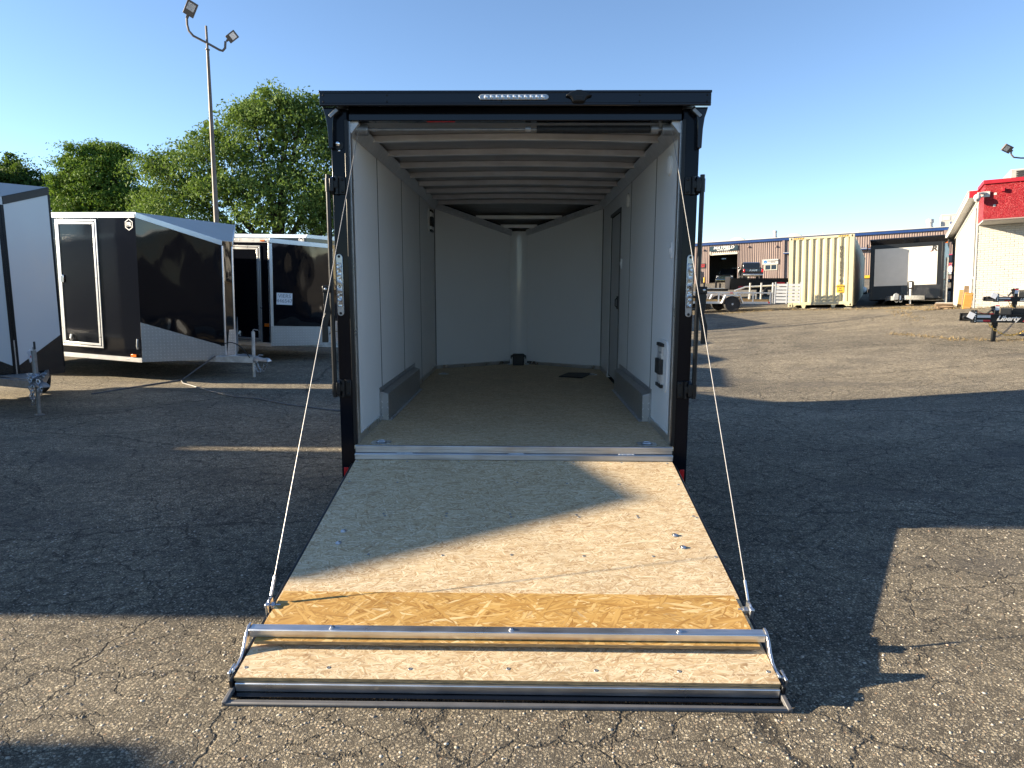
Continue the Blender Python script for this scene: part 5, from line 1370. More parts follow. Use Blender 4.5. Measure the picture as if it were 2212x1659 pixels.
# red band standing forward of the brick
RD = 1.15
bd = box('stucco_band', 'stucco', WB, -0.005, 8.0, -RD, -0.002, 2.482, 3.49)
box('coping', 'redpaint', WB, -0.045, 8.0, -RD - 0.045, 0.06, 3.492, 3.605, 0.008)
box('band_soffit', 'whiteblock', WB, 0.0, 8.0, -RD + 0.022, -0.02, 2.445, 2.480)
box('band_drip', 'clad', WB, -0.008, 8.0, -RD - 0.012, -RD + 0.02, 2.455, 2.488)
box('band_box', 'redpaint', WB, 0.40, 0.475, -RD - 0.09, -RD - 0.002, 3.24, 3.34, 0.004)
for (x, z) in ((0.26, 3.20), (0.25, 2.87)):
    ps = B(); ps.ext([(x - 0.035, -RD - 0.002, z - 0.03), (x + 0.03, -RD - 0.002, z - 0.035), (x + 0.035, -RD - 0.002, z + 0.02), (x + 0.01, -RD - 0.002, z + 0.035), (x - 0.03, -RD - 0.002, z + 0.025)], (0, -0.006, 0)); ps.build('bare_patch', 'whiteblock', WB)
ac = box('rooftop_unit', 'ceramic', WB, 0.78, 2.6, 0.2, 1.6, 3.52, 4.08, 0.02)
for k in range(7):
    box('unit_louvre', 'dark', ac, 0.92, 2.6, 0.165, 0.195, 3.66 + k * 0.055, 3.69 + k * 0.055)
# security camera
scm = thing('security_camera', 'white dome security camera on the corner of the red band', 'camera', BO + S @ Vector((-0.03, -RD, 3.18)), S)
box('wall_plate', 'white', scm, -0.06, 0.16, -0.05, -0.006, -0.06, 0.10, 0.008)
ar = B(); ar.tube([(0.05, -0.05, 0.04), (-0.05, -0.12, 0.05), (-0.14, -0.16, 0.04), (-0.15, -0.165, -0.01)], 0.035, 10); ar.build('arm', 'white', scm)
B().lathe([(0.045, 0.10), (0.085, 0.06), (0.095, 0.0), (0.09, -0.03), (0.05, -0.035)], 20, Matrix.Translation((-0.16, -0.17, -0.08))).build('dome_shroud', 'white', scm)
B().lathe([(0.075, 0.0), (0.07, -0.045), (0.045, -0.08), (0.01, -0.092)], 20, Matrix.Translation((-0.16, -0.17, -0.112))).build('dome', 'white', scm)
B().lathe([(0.030, 0), (0.028, 0.012), (0.004, 0.014)], 16, Matrix.Translation((-0.165, -0.235, -0.15)) @ Matrix.Rotation(R_(75), 4, 'X')).build('lens', 'dimglass', scm)
# boards leaning on the left wall and a stack
def lean(name, mat, label, x, y, w, h, th, tilt, extra=None):
    o = box(name, mat, None, 0, w, 0, th, 0, h, 0.008)
    p = BO + S @ Vector((x, y, 0)); zz = gz(p.x, p.y)
    o.matrix_world = Matrix.Translation((p.x, p.y, zz - 0.01)) @ S.to_4x4() @ Matrix.Rotation(R_(tilt), 4, 'Y') @ Matrix.Rotation(R_(8), 4, 'Z')
    tag(o, label, 'board', 'boards leaning on the white wall')
    return o
dr_ = lean('wooden_door', 'doorwood', 'varnished orange timber door panel leaning by the white downspout', -0.30, -0.05, 0.23, 0.52, 0.04, 6)
box('door_moulding', 'pine', dr_, 0.03, 0.20, -0.008, -0.001, 0.44, 0.47); box('door_moulding', 'pine', dr_, 0.03, 0.20, -0.008, -0.001, 0.05, 0.08)
lean('weathered_board', 'oldwood', 'tall brown weathered board behind the orange door panel', -0.30, 0.28, 0.24, 0.72, 0.04, 5)
lean('weathered_board', 'pine', 'shorter tan board leaning left of the tall brown one', -0.40, 0.45, 0.16, 0.60, 0.04, 5)
sp0 = BO + S @ Vector((-0.75, 0.45, 0))
for k in range(6):
    o = box('scrap_plank', 'oldwood' if k < 5 else 'concrete', None, -0.24, 0.24, -0.13, 0.13, 0, 0.035, 0.004)
    o.matrix_world = Matrix.Translation((sp0.x + random.uniform(-0.03, 0.03), sp0.y + random.uniform(-0.03, 0.03), gz(sp0.x, sp0.y) + 0.036 * k)) @ Matrix.Rotation(R_(-27 + random.uniform(-14, 14)), 4, 'Z')
    tag(o, 'pale slab lying on top of the scrap plank stack' if k == 5 else 'brown plank, %s of the low scrap stack beside the white wall' % ('lowest', 'second from the bottom', 'middle', 'fourth from the bottom', 'uppermost brown one')[k], 'plank', 'scrap plank stack')
# pipe frame gate beyond the boards
gt = thing('pipe_gate', 'grey pipe post and rail behind the leaning boards', 'gate', BO + S @ Vector((-0.55, 6.5, 0)), S)
B().tube([(0.32, 0, -0.3), (0.32, 0, 2.0)], 0.055, 10).build('post', 'galv', gt)
for z in (0.35, 0.75, 1.15):
    B().tube([(0.27, 0, z), (-0.9, 0.3, z)], 0.03, 8).build('rail', 'galv', gt)
B().tube([(0.26, -0.05, 1.5), (0.10, -0.1, 1.3), (0.05, -0.1, 0.9), (0.2, -0.05, 0.7)], 0.02, 6).build('hose', 'galv', gt)
# black flatbed with striped tape in the gap
fb = thing('flatbed_trailer', 'black flatbed with red and white tape in the gap beside the brick building', 'trailer', (19.7, 29.5, gz(19.7, 29.5)), Matrix.Rotation(R_(-30), 3, 'Z'))
box('side_rail', 'satinblack', fb, -2.0, 2.5, -0.05, 0.05, 0.62, 0.78); box('lower_rail', 'satinblack', fb, -2.0, 2.5, -0.05, 0.05, 0.20, 0.34)
for i in range(3):
    box('deck_plank', 'pine', fb, -2.0, 2.5, 0.06 + i * 0.25, 0.28 + i * 0.25, 0.74, 0.79)
for i in range(8):
    box('tape_mark', 'red' if i % 2 else 'signwhite', fb, -1.9 + i * 0.5, -1.62 + i * 0.5, -0.056, -0.051, 0.66, 0.75)
for x in (-1.2, 0.2, 1.5):
    box('stake', 'satinblack', fb, x, x + 0.1, -0.10, -0.051, 0.1, 0.95)
wm = Matrix.Translation((0.6, 0.2, 0.33)) @ Matrix.Rotation(R_(90), 4, 'X')
B().lathe([(0.17, -0.10), (0.28, -0.11), (0.33, -0.06), (0.33, 0.06), (0.28, 0.11), (0.17, 0.10)], 24, wm, True).build('wheel', 'rubber', fb)

# ---------------------------------------------------------------- black equipment trailers on the right
def equip(label, loc, zc, ch, scale=1.0, name='Liberty', foot_z=0.0, top=0.45, rotz=-8, group='black equipment trailers at the right edge'):
    t = thing('equipment_trailer', label, 'trailer', loc, Matrix.Rotation(R_(rotz), 3, 'Z'), group)
    L = 3.2
    for k, y in enumerate((0.0, 0.75)):
        fr_ = B(); fr_.box(0.25, L, y - 0.012, y + 0.012, zc, zc + ch); fr_.box(0.25, L, y - 0.05, y + 0.05, zc - 0.008, zc); fr_.box(0.25, L, y - 0.05, y + 0.05, zc + ch, zc + ch + 0.008)
        fr_.build('frame_channel', 'satinblack', t, bev=0.002)
    box('cross_member', 'satinblack', t, 1.2, 1.28, 0.013, 0.737, zc + 0.02, zc + ch - 0.02)
    box('cross_member', 'satinblack', t, 0.30, 0.40, 0.013, 0.737, zc + 0.02, zc + ch - 0.02)
    box('front_plate', 'satinblack', t, 0.18, 0.25, -0.05, 0.09, zc - 0.02, zc + ch + 0.10, 0.004)
    hb_ = None
    for z in np.linspace(zc + 0.02, zc + ch + 0.05, 5):
        if hb_ is None:
            hb_ = B().lathe([(0.014, 0), (0.013, 0.004), (0.003, 0.005)], 10, Matrix.Rotation(R_(90), 4, 'X')).build('plate_bolt', 'zinc', t, loc=(0.215, -0.051, z))
        else:
            clone(hb_, t, (0.215, -0.051, z))
    hc = B(); hc.ext([(0.18, -0.02, zc + 0.06), (0.02, -0.02, zc + 0.06), (-0.02, -0.02, zc + 0.09), (-0.02, -0.02, zc + 0.13), (0.08, -0.02, zc + 0.13), (0.18, -0.02, zc + 0.21)], (0, 0.08, 0)); hc.build('hitch_coupler', 'satinblack', t, bev=0.008)
    lt_ = B().box(-0.07, 0.07, -0.002, 0.002, -0.07, 0.07, Matrix.Translation((0.12, -0.06, zc + 0.15)) @ Matrix.Rotation(R_(25), 4, 'Y')).build('hang_tag', 'paper', t)
    box('white_label', 'paper', t, 0.27, 0.55, -0.0145, -0.0125, zc + ch * 0.58, zc + ch * 0.95)
    box('grey_label', 'ceramic', t, 0.26, 0.40, -0.0145, -0.0125, zc + 0.01, zc + ch * 0.30); box('red_label', 'signred', t, 0.402, 0.55, -0.0145, -0.0125, zc + 0.01, zc + ch * 0.30)
    text('side_name', name, ch * 0.92, 'signwhite', t, (0.92, -0.0145, zc + ch * 0.50), shear=0.35, bold=ch * 0.03, sx=1.05)
    for k in range(4):
        z0 = zc + ch * (0.12 + 0.2 * k)
        B().ext([(1.22 + 0.03 * k, -0.0145, z0), (1.62 + 0.03 * k, -0.0145, z0), (1.66 + 0.03 * k, -0.0145, z0 + ch * 0.13), (1.25 + 0.03 * k, -0.0145, z0 + ch * 0.13)], (0, -0.001, 0)).build('name_stripe', 'signred', t)
    j = box('jack_post', 'satinblack', t, 0.64, 0.735, 0.013, 0.108, zc - 0.10, zc + ch + top, 0.006)
    box('jack_leg', 'satinblack', j, 0.652, 0.723, 0.025, 0.096, foot_z + 0.015, zc - 0.102, 0.004); box('jack_foot', 'satinblack', j, 0.60, 0.775, -0.02, 0.14, foot_z, foot_z + 0.014)
    c = B(); c.tube([(0.63, 0.06, zc + ch + top * 0.86), (0.56, 0.0, zc + ch + top * 0.86), (0.60, -0.02, zc + ch + top * 0.40)], 0.022, 8); c.tube([(0.60, -0.02, zc + ch + top * 0.40), (0.54, -0.02, zc + ch + top * 0.52)], 0.02, 8); c.build('jack_crank', 'satinblack', j)
    B().tube([(0.545, -0.02, zc + ch + top * 0.52), (0.47, -0.03, zc + ch + top * 0.14)], 0.022, 8).build('crank_grip', 'rubber', j)
    box('jack_label', 'paper', j, 0.645, 0.73, 0.0095, 0.0125, zc + ch + 0.10, zc + ch + 0.19)
    box('jack_cap', 'signred', j, 0.645, 0.73, 0.0095, 0.0125, zc + ch + 0.195, zc + ch + 0.215)
    chain_mesh(sag((0.50, -0.02, zc - 0.01), (1.45, -0.02, zc - 0.03), (zc - foot_z) * 0.62, 24), 0.030, 0.008).build('safety_chain', 'gold', t)
    chain_mesh(sag((0.74, 0.06, foot_z + 0.10), (1.10, 0.10, zc - 0.01), 0.06, 12), 0.026, 0.006).build('dark_chain', 'castgrey', t)
    B().tube(sag((0.24, -0.01, zc + ch + 0.08), (0.62, 0.02, zc + ch + 0.02), 0.03), 0.006, 6).build('brake_lead', 'signred', t)
    box('tool_tray', 'satinblack', t, 1.05, 1.6, 0.1, 0.6, zc + ch - 0.02, zc + ch + 0.14, 0.01)
    wm = Matrix.Translation((2.6, -0.15, foot_z + 0.36)) @ Matrix.Rotation(R_(90), 4, 'X')
    B().lathe([(0.19, -0.10), (0.31, -0.11), (0.36, -0.06), (0.36, 0.06), (0.31, 0.11), (0.19, 0.10)], 24, wm, True).build('wheel', 'rubber', t)
    return t
g1 = gz(11.0, 10.72)
equip('near black equipment trailer tongue with gold safety chain at the right edge', (10.23, 10.85, g1), 0.975 - g1, 0.172, foot_z=0.0, top=0.20)
g2 = gz(13.1, 13.4)
equip('farther black equipment trailer tongue standing in front of the brick wall', (12.48, 13.45, g2), 1.40 - g2, 0.105, foot_z=0.0, top=0.24)

# ---------------------------------------------------------------- aluminium utility trailers
def utility(label, loc, L, gate=True, rotz=-2, wheel=True):
    t = thing('utility_trailer', label, 'trailer', loc, Matrix.Rotation(R_(rotz), 3, 'Z'), 'aluminium utility trailers')
    x0, x1, Wd = -L * 0.62, L * 0.38, 1.95
    zf, zr = 0.36, 0.76
    for y in (0.0, Wd):
        box('bottom_rail', 'alubright', t, x0, x1, y, y + 0.05, zf - 0.02, zf + 0.07, 0.004); box('top_rail', 'alubright', t, x0, x1, y, y + 0.05, zr, zr + 0.06, 0.006)
        n = int(L / 0.62)
        for i in range(n + 1):
            x = x0 + 0.02 + (L - 0.09) * i / n
            box('upright', 'alubright', t, x, x + 0.05, y + 0.004, y + 0.046, zf + 0.07, zr)
    for i in range(9):
        yb = 0.06 + i * 0.206
        box('deck_board', 'pine', t, x0 + 0.02, x1 - 0.02, yb, yb + 0.19, zf + 0.05, zf + 0.09)
    box('front_rail', 'alubright', t, x0 - 0.05, x0 - 0.001, 0, Wd + 0.05, zr, zr + 0.06); box('side_board', 'pine', t, x0 + 0.02, x1 - 0.02, 0.052, 0.075, zf + 0.10, zf + 0.17)
    if wheel:
        for s, y in ((-1, -0.14), (1, Wd + 0.19)):
            wm = Matrix.Translation((0, y, 0.33)) @ Matrix.Rotation(R_(90) * (1 if s < 0 else -1), 4, 'X')
            w = B().lathe([(0.205, -0.09), (0.30, -0.10), (0.325, -0.07), (0.33, 0), (0.325, 0.07), (0.30, 0.10), (0.205, 0.09)], 32, wm, True).build('wheel', 'rubber', t)
            B().lathe([(0.206, 0.085), (0.206, 0.02), (0.05, 0.015), (0.02, 0.015)], 28, wm).build('rim', 'matteblack', w)
            sp = B()
            for k in range(7):
                a = 2 * math.pi * k / 7
                for da in (-0.11, 0.11):
                    p0 = Vector((0.035 * math.cos(a), 0.035 * math.sin(a), 0.075)); p1 = Vector((0.19 * math.cos(a + da * 1.4), 0.19 * math.sin(a + da * 1.4), 0.072))
                    sp.tube([wm @ p0, wm @ p1], 0.011, 5)
            sp.lathe([(0.04, 0.06), (0.04, 0.085), (0.01, 0.09)], 14, wm)
            sp.build('spoke_face', 'alubright', w)
            fp = [(-0.46, 0.36), (-0.42, 0.36), (-0.27, 0.66), (0.27, 0.66), (0.42, 0.36), (0.46, 0.36), (0.30, 0.71), (-0.30, 0.71)]
            B().ext([(px, y - 0.12, pz) for px, pz in fp], (0, 0.24, 0)).build('mudguard', 'alubright', t, bev=0.004)
    box('marker_lamp', 'red', t, -0.06, 0.06, -0.012, -0.002, zr + 0.01, zr + 0.045); box('tail_lamp', 'red', t, x1 - 0.12, x1 - 0.06, -0.012, -0.002, zf, zf + 0.07)
    B().tube([(-0.02, 0.1, 0.30), (-0.02, Wd - 0.05, 0.30)], 0.035, 8).build('axle', 'satinblack', t)
    if gate:
        gm = Matrix.Translation((x1 + 0.02, 0.0, zf)) @ Matrix.Rotation(R_(12), 4, 'Z')
        for (a, b_) in ((0.0, 0.05), (0.92, 0.97), (1.88, 1.93)):
            B().box(0, 0.05, a, b_, 0, 0.85, gm).build('gate_bar', 'alubright', t)
        gm2 = Matrix.Translation((x1 + 0.10, -0.02, zf - 0.03)) @ Matrix.Rotation(R_(-22), 4, 'Z')
        for k in range(6):
            B().box(0.02, 1.0, 0, 0.03, 0.06 + k * 0.135, 0.16 + k * 0.135, gm2).build('gate_slat', 'alubright', t)
        for x in (0.0, 0.45, 0.95):
            B().box(x, x + 0.045, -0.012, -0.001, 0.02, 0.90, gm2).build('gate_upright', 'alubright', t)
    return t
ug = gz(8.7, 23.3)
utility('nearer silver aluminium utility trailer with a black spoked wheel left of the container', (8.70, 23.45, ug), 4.3)
utility('silver aluminium utility trailer standing behind the nearer one', (8.6, 27.2, gz(8.6, 27.2)), 5.6, gate=False, rotz=2)
# black hook-lift body behind them
db = thing('dump_trailer', 'long low black dump trailer behind the silver utility trailers', 'trailer', (12.7, 37.9, gz(14.5, 38) - 0.05), Matrix.Rotation(R_(-8), 3, 'Z'))
box('side_wall', 'satinblack', db, 0.3, 6.0, 0.0, 0.06, 0.55, 1.16, 0.01); box('side_wall', 'satinblack', db, 0.3, 6.0, 1.9, 1.96, 0.55, 1.16, 0.01); box('bed_floor', 'satinblack', db, 0.3, 6.0, 0.061, 1.899, 0.50, 0.56)
box('front_wall', 'satinblack', db, 0.24, 0.299, 0.0, 1.96, 0.50, 1.32, 0.01); box('top_rim', 'satinblack', db, 0.3, 6.0, -0.04, 0.06, 1.162, 1.22, 0.006)
box('tongue', 'satinblack', db, -1.7, 0.239, 0.6, 1.3, 0.42, 0.55); box('tongue_deck', 'galv', db, -1.2, 0.0, 0.5, 1.4, 0.56, 0.60)
jq = B(); jq.tube([(-1.2, 0.9, 0.0), (-1.2, 0.9, 0.95)], 0.06, 10); jq.build('jack_post', 'satinblack', db)
for k in range(2):
    box('hoist_post', 'satinblack', db, -0.55 + k * 0.25, -0.45 + k * 0.25, 0.6, 0.75, 0.61, 1.05 - 0.15 * k)
dl = box('side_decal', 'signred', db, 3.05, 3.50, -0.006, -0.001, 0.76, 0.96); text('side_letters', 'ZECO', 0.16, 'signred', db, (0.95, -0.004, 0.66), bold=0.008, shear=0.2); text('side_mark', 'PJ', 0.14, 'signwhite', db, (5.55, -0.004, 1.0), bold=0.008)
for x in (2.6, 3.5):
    for y in (-0.12, 2.08):
        wm = Matrix.Translation((x, y, 0.36)) @ Matrix.Rotation(R_(90), 4, 'X')
        B().lathe([(0.19, -0.10), (0.31, -0.11), (0.36, -0.06), (0.36, 0.06), (0.31, 0.11), (0.19, 0.10)], 24, wm, True).build('wheel', 'rubber', db)
# bent silver loading rail on the second trailer
rl = B(); rl.tube([(10.1, 27.6, gz(10, 27) + 0.80), (10.6, 27.6, gz(10, 27) + 0.98), (12.0, 27.7, gz(10, 27) + 1.06), (12.35, 27.7, gz(10, 27) + 0.90)], 0.045, 8)
rl = rl.build('loading_rail', 'alutrim', None); tag(rl, 'bent silver loading rail lying along the rear utility trailer', 'rail')
# dark clutter in the gap between container and box trailer
for k, (x, y, w, h, lab) in enumerate(((18.7, 33.4, 0.8, 0.75, 'dark machine part standing behind the container corner'), (19.6, 33.2, 0.6, 0.55, 'low dark machine part left of the flat fronted trailer'))):
    t = thing('machine_part', lab, 'machinery', (x, y, gz(x, y)))
    box('base', 'satinblack', t, -w / 2, w / 2, -0.3, 0.3, 0, h * 0.45, 0.03)
    B().ext([(-w * 0.35, -0.2, h * 0.45), (w * 0.3, -0.2, h * 0.45), (w * 0.1, -0.2, h), (-w * 0.12, -0.2, h * 1.05)], (0, 0.3, 0)).build('upper_arm', 'satinblack', t, bev=0.02)
    B().lathe([(0.12, -0.06), (0.16, -0.05), (0.16, 0.05), (0.12, 0.06)], 14, Matrix.Translation((w * 0.2, -0.32, h * 0.35)) @ Matrix.Rotation(R_(90), 4, 'X')).build('roller', 'galv', t)

# ---------------------------------------------------------------- trees
def leaf_mesh(name, P_, Nn, size, mat, parent, droop=0.6):
    """P_: leaf centres; every leaf is a small folded quad of its own"""
    n = len(P_)
    ax = rng.normal(size=(n, 3)); ax[:, 2] -= droop
    ax /= np.linalg.norm(ax, axis=1)[:, None]
    nr = Nn * 0.7 + rng.normal(size=(n, 3)) * 0.8
    bx = np.cross(ax, nr); bx /= (np.linalg.norm(bx, axis=1)[:, None] + 1e-6)
    L = (size * rng.uniform(0.7, 1.3, n))[:, None]; Wd = L * 0.5
    v = np.empty((n, 4, 3))
    v[:, 0] = P_ - ax * L * 0.5; v[:, 1] = P_ + bx * Wd * 0.5; v[:, 2] = P_ + ax * L * 0.5; v[:, 3] = P_ - bx * Wd * 0.5
    me = bpy.data.meshes.new(name)
    me.vertices.add(n * 4); me.vertices.foreach_set('co', v.reshape(-1))
    me.loops.add(n * 4); me.loops.foreach_set('vertex_index', np.arange(n * 4, dtype=np.int32))
    me.polygons.add(n); me.polygons.foreach_set('loop_start', np.arange(0, n * 4, 4, dtype=np.int32)); me.polygons.foreach_set('loop_total', np.full(n, 4, dtype=np.int32))
    me.update(); me.validate()
    me.materials.append(MT[mat])
    o = bpy.data.objects.new(name, me); COL.objects.link(o); o.parent = parent
    return o
def tree(label, loc, lobes, trunk_h, trunk_r, nclump, per, leaf, mat, droop, clump=0.55, inner=5000):
    """lobes: (x, y, z, rx, ry, rz) ellipsoids that make up the crown"""
    t = thing('tree', label, 'tree', loc, None, 'trees behind the trailers')
    tb = B()
    tb.tube([(0, 0, -0.3), (0.1, 0, trunk_h * 0.5), (0, 0.1, trunk_h)], trunk_r, 12, rs=[trunk_r * 1.3, trunk_r, trunk_r * 0.8])
    for (x, y, z, rx, ry, rz) in lobes:
        a = Vector((0, 0.1, trunk_h * 0.95)); c = Vector((x, y, z + rz * 0.2)); m1 = a.lerp(c, 0.5) + Vector((random.uniform(-.4, .4), random.uniform(-.4, .4), -0.2))
        tb.tube([a, m1, c], 0.1, 8, rs=[trunk_r * 0.6, trunk_r * 0.36, trunk_r * 0.14])
        for k in range(5):
            e = Vector((x + rx * random.uniform(-.7, .7), y + ry * random.uniform(-.7, .7), z + rz * random.uniform(-.5, .7)))
            tb.tube([m1.lerp(c, random.uniform(0.2, 1)), e], 0.03, 5, rs=[trunk_r * 0.18, trunk_r * 0.05])
    tb.build('trunk', 'barkm', t)
    extra = []
    for (x, y, z, rx, ry, rz) in lobes:
        for k in range(3):
            a, el = random.uniform(0, math.tau), random.uniform(-0.2, 1.3); f = random.uniform(0.24, 0.42); q = random.uniform(0.85, 1.08)
            extra.append((x + q * rx * math.cos(a) * math.cos(el), y + q * ry * math.sin(a) * math.cos(el), z + q * rz * math.sin(el), rx * f, ry * f, rz * f * 0.8))
    lobes = list(lobes) + extra
    LB_ = np.array(lobes)
    vol = np.prod(LB_[:, 3:], axis=1) ** 0.75; pr = vol / vol.sum()
    def unit(n):
        d = rng.normal(size=(n, 3)); return d / np.linalg.norm(d, axis=1)[:, None]
    # sprays near the outside of every lobe: flattened, drooping outwards
    lb = LB_[rng.choice(len(lobes), nclump, p=pr)]
    d = unit(nclump); d[:, 2] = np.where(d[:, 2] < -0.35, -d[:, 2], d[:, 2])
    r = rng.uniform(0.72, 1.0, nclump)
    cc = lb[:, :3] + d * r[:, None] * lb[:, 3:]
    cs = clump * rng.uniform(0.65, 1.35, nclump)
    k = np.repeat(np.arange(nclump), per)
    q = np.clip(rng.normal(size=(len(k), 3)), -1.7, 1.7) * np.array([0.60, 0.60, 0.22])
    rad = np.linalg.norm(q[:, :2], axis=1)
    q[:, 2] -= droop * rad * rad * 0.62
    P_ = cc[k] + q * cs[k][:, None]
    Nn = d[k] * 0.45 + np.array([0, 0, 0.9])
    # larger, denser foliage inside
    lb2 = LB_[rng.choice(len(lobes), inner, p=pr)]
    d2 = unit(inner)
    P2 = lb2[:, :3] + d2 * (rng.uniform(0, 1, inner) ** 0.5 * 0.80)[:, None] * lb2[:, 3:]
    sizes = np.concatenate([np.full(len(P_), leaf), np.full(inner, leaf * 2.6)])
    leaf_mesh('crown', np.concatenate([P_, P2]), np.concatenate([Nn, d2]), sizes, mat, t, droop * 0.7)
    return t
tree('large spreading tree with feathery light green leaves behind the black trailers', (-13.0, 31.5, -0.25), [(0.6, 0, 9.6, 3.0, 2.8, 2.4), (-3.6, 0.3, 7.6, 3.2, 2.8, 2.3), (3.6, 0.2, 8.4, 2.5, 2.6, 2.3), (-5.2, -0.4, 5.0, 2.7, 2.5, 2.2), (0.2, -0.6, 6.0, 3.2, 3.0, 2.4), (4.6, -0.2, 5.6, 2.8, 2.8, 2.4), (1.6, 0.3, 11.0, 1.7, 1.8, 0.9), (-1.0, 0.0, 10.6, 1.4, 1.6, 0.8), (-2.4, -0.5, 3.2, 2.8, 2.2, 1.6), (3.0, -0.5, 3.0, 3.0, 2.2, 1.6), (6.8, 0.2, 4.8, 1.8, 2.0, 2.6), (-6.2, 0.2, 7.9, 1.0, 1.2, 0.7), (-6.6, 0, 3.0, 1.6, 1.6, 1.4), (6.2, 0, 8.0, 1.3, 1.4, 1.2)], 3.6, 0.34, 820, 130, 0.15, 'leaf1', 1.0, 0.85, 5200)
tree('rounded bright green tree left of the large one', (-25.2, 36.5, 0.5), [(0, 0, 6.8, 2.0, 2.0, 2.5), (-1.7, 0.2, 6.0, 1.6, 1.6, 2.3), (2.0, -0.2, 5.2, 1.7, 1.8, 2.2), (0.4, 0, 3.4, 2.8, 2.4, 2.0), (-0.7, 0, 8.7, 0.9, 0.9, 1.2), (0.9, 0, 8.4, 0.7, 0.8, 1.1), (-1.9, 0, 8.0, 0.7, 0.8, 0.9)], 3.0, 0.26, 520, 110, 0.15, 'leaf2', 0.2, 0.62, 5000)
tree('dark green tree at the far left behind the white-fronted trailer', (-39.5, 47.0, 1.7), [(0, 0, 6.8, 3.6, 3.0, 2.4), (-3.5, 0, 7.0, 3.0, 2.8, 2.4), (3.2, 0, 6.6, 2.4, 2.4, 2.0), (0, 0, 3.6, 5.0, 3.2, 2.6), (1.2, 0, 9.0, 1.0, 1.0, 0.8), (-2.6, 0, 9.2, 1.1, 1.0, 0.8)], 3.2, 0.3, 420, 90, 0.21, 'leaf3', 0.4, 0.95, 5000)
tree('small dark green tree between the utility pole and the bright green tree', (-33.2, 47.5, 1.2), [(0, 0, 6.0, 2.1, 2.0, 2.3), (0.8, 0, 4.2, 2.8, 2.4, 2.4), (-1.4, 0, 7.0, 1.3, 1.3, 1.3)], 2.8, 0.24, 260, 90, 0.2, 'leaf3', 0.4, 0.85, 4000)
tree('low dark tree mass right of the large tree, mostly hidden by the open trailer', (-4.5, 36.0, 0.5), [(0, 0, 5.0, 3.4, 3.0, 2.8), (2.5, 0, 3.6, 2.8, 2.6, 2.2), (-3.0, 0, 4.2, 2.6, 2.4, 2.6)], 2.6, 0.28, 300, 90, 0.2, 'leaf3', 0.5, 0.9, 4000)
# hedge line that closes the view under the crowns
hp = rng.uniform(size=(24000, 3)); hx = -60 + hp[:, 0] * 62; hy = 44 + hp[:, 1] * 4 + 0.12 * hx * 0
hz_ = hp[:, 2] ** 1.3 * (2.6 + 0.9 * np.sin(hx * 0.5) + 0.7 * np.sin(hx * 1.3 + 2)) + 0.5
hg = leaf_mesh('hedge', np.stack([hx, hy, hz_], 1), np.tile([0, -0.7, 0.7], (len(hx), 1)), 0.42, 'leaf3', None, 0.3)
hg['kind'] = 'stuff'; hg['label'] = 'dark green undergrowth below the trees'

# ---------------------------------------------------------------- loose pebbles and dry grass
npb = 26000
py_ = -4.6 + 5.2 * rng.uniform(size=npb) ** 1.4; px_ = rng.uniform(-3.6, 3.6, npb)
ico = bmesh.new(); bmesh.ops.create_icosphere(ico, subdivisions=1, radius=1.0); iv = np.array([v.co[:] for v in ico.verts]); if_ = np.array([[v.index for v in f.verts] for f in ico.faces]); ico.free()
sz = 0.0028 + 0.0060 * rng.uniform(size=npb) ** 4
sq = np.stack([sz * rng.uniform(0.8, 1.6, npb), sz * rng.uniform(0.8, 1.3, npb), sz * rng.uniform(0.45, 0.8, npb)], 1)
an = rng.uniform(0, math.tau, npb); ca, sa = np.cos(an), np.sin(an)
w = iv[None] * sq[:, None] * rng.uniform(0.85, 1.15, (npb, len(iv), 1))
wx = w[..., 0] * ca[:, None] - w[..., 1] * sa[:, None]; wy = w[..., 0] * sa[:, None] + w[..., 1] * ca[:, None]
pv = np.stack([wx + px_[:, None], wy + py_[:, None], w[..., 2] + (-sq[:, 2] * 0.25)[:, None]], 2).reshape(-1, 3)
pf = (if_[None] + (np.arange(npb) * len(iv))[:, None, None]).reshape(-1, 3)
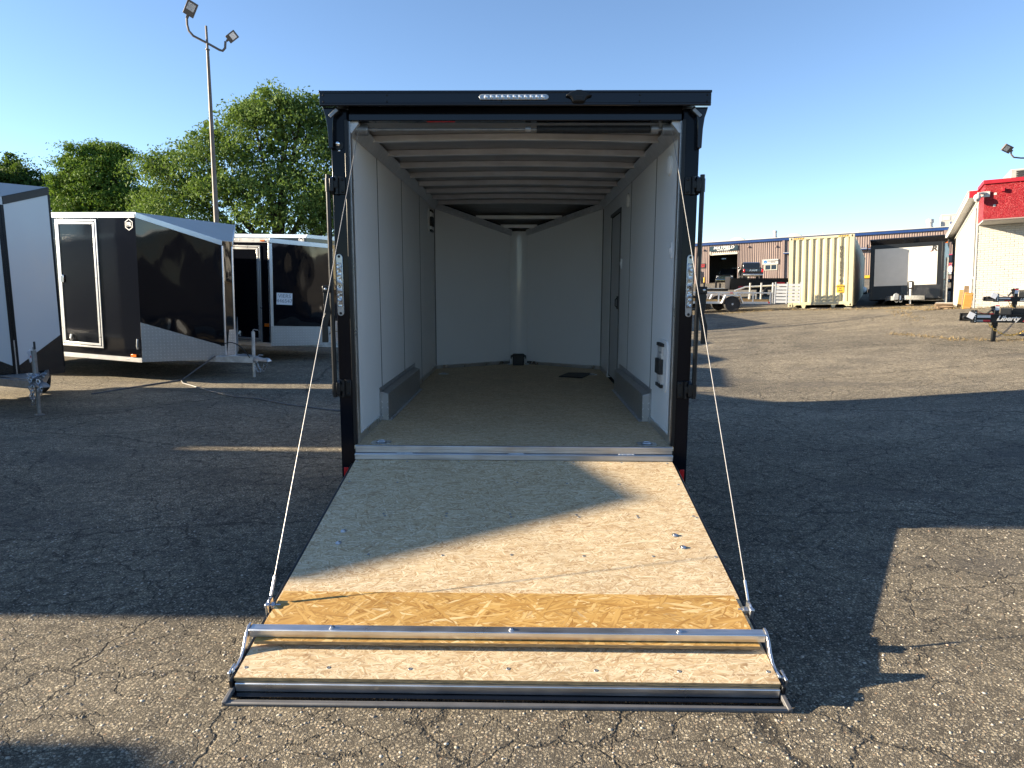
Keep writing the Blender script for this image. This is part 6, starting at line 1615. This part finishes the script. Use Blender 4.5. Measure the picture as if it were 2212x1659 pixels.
pme = bpy.data.meshes.new('gravel'); pme.from_pydata(pv.tolist(), [], pf.tolist()); pme.polygons.foreach_set('use_smooth', [True] * len(pme.polygons)); pme.materials.append(MT['gravel'])
gr_ = bpy.data.objects.new('gravel', pme); COL.objects.link(gr_); gr_['kind'] = 'stuff'; gr_['label'] = 'small pebbles worn loose on the asphalt'
pts = []
def strip(a, b, n, w):
    a, b = np.array(a), np.array(b); tt_ = rng.uniform(size=n)
    nrm = np.array([-(b - a)[1], (b - a)[0]]); nrm = nrm / np.linalg.norm(nrm)
    p = a + (b - a) * tt_[:, None] + nrm * rng.normal(size=(n, 1)) * w
    pts.append(p)
strip((11.0, 23.2), (15.6, 20.6), 900, 0.22); strip((14.0, 16.2), (16.2, 15.2), 420, 0.07); strip((13.2, 17.5), (14.0, 16.5), 260, 0.10)
strip((9.9, 13.4), (10.5, 11.6), 220, 0.10); strip((10.3, 11.5), (11.6, 10.5), 160, 0.10); strip((13.0, 19.0), (11.5, 15.0), 160, 0.16); strip((8.0, 22.6), (11.2, 23.3), 420, 0.12); strip((14.6, 22.0), (13.2, 17.0), 260, 0.15)
gp = np.concatenate(pts); n = len(gp); gzv = ground_z(gp[:, 0], gp[:, 1])
h = rng.uniform(0.02, 0.09, n) * rng.uniform(0.4, 1.2, n); an = rng.uniform(0, math.tau, n); le = rng.normal(size=(n, 2)) * 0.05
v = np.empty((n, 3, 3)); v[:, 0] = np.stack([gp[:, 0] - 0.008 * np.cos(an), gp[:, 1] - 0.008 * np.sin(an), gzv], 1); v[:, 1] = np.stack([gp[:, 0] + 0.008 * np.cos(an), gp[:, 1] + 0.008 * np.sin(an), gzv], 1); v[:, 2] = np.stack([gp[:, 0] + le[:, 0], gp[:, 1] + le[:, 1], gzv + h], 1)
dme = bpy.data.meshes.new('dry_grass'); dme.from_pydata(v.reshape(-1, 3).tolist(), [], np.arange(n * 3).reshape(-1, 3).tolist()); dme.materials.append(MT['drygrass'])
dg_ = bpy.data.objects.new('dry_grass', dme); COL.objects.link(dg_); dg_['kind'] = 'stuff'; dg_['label'] = 'dry grass growing along cracks in the asphalt'
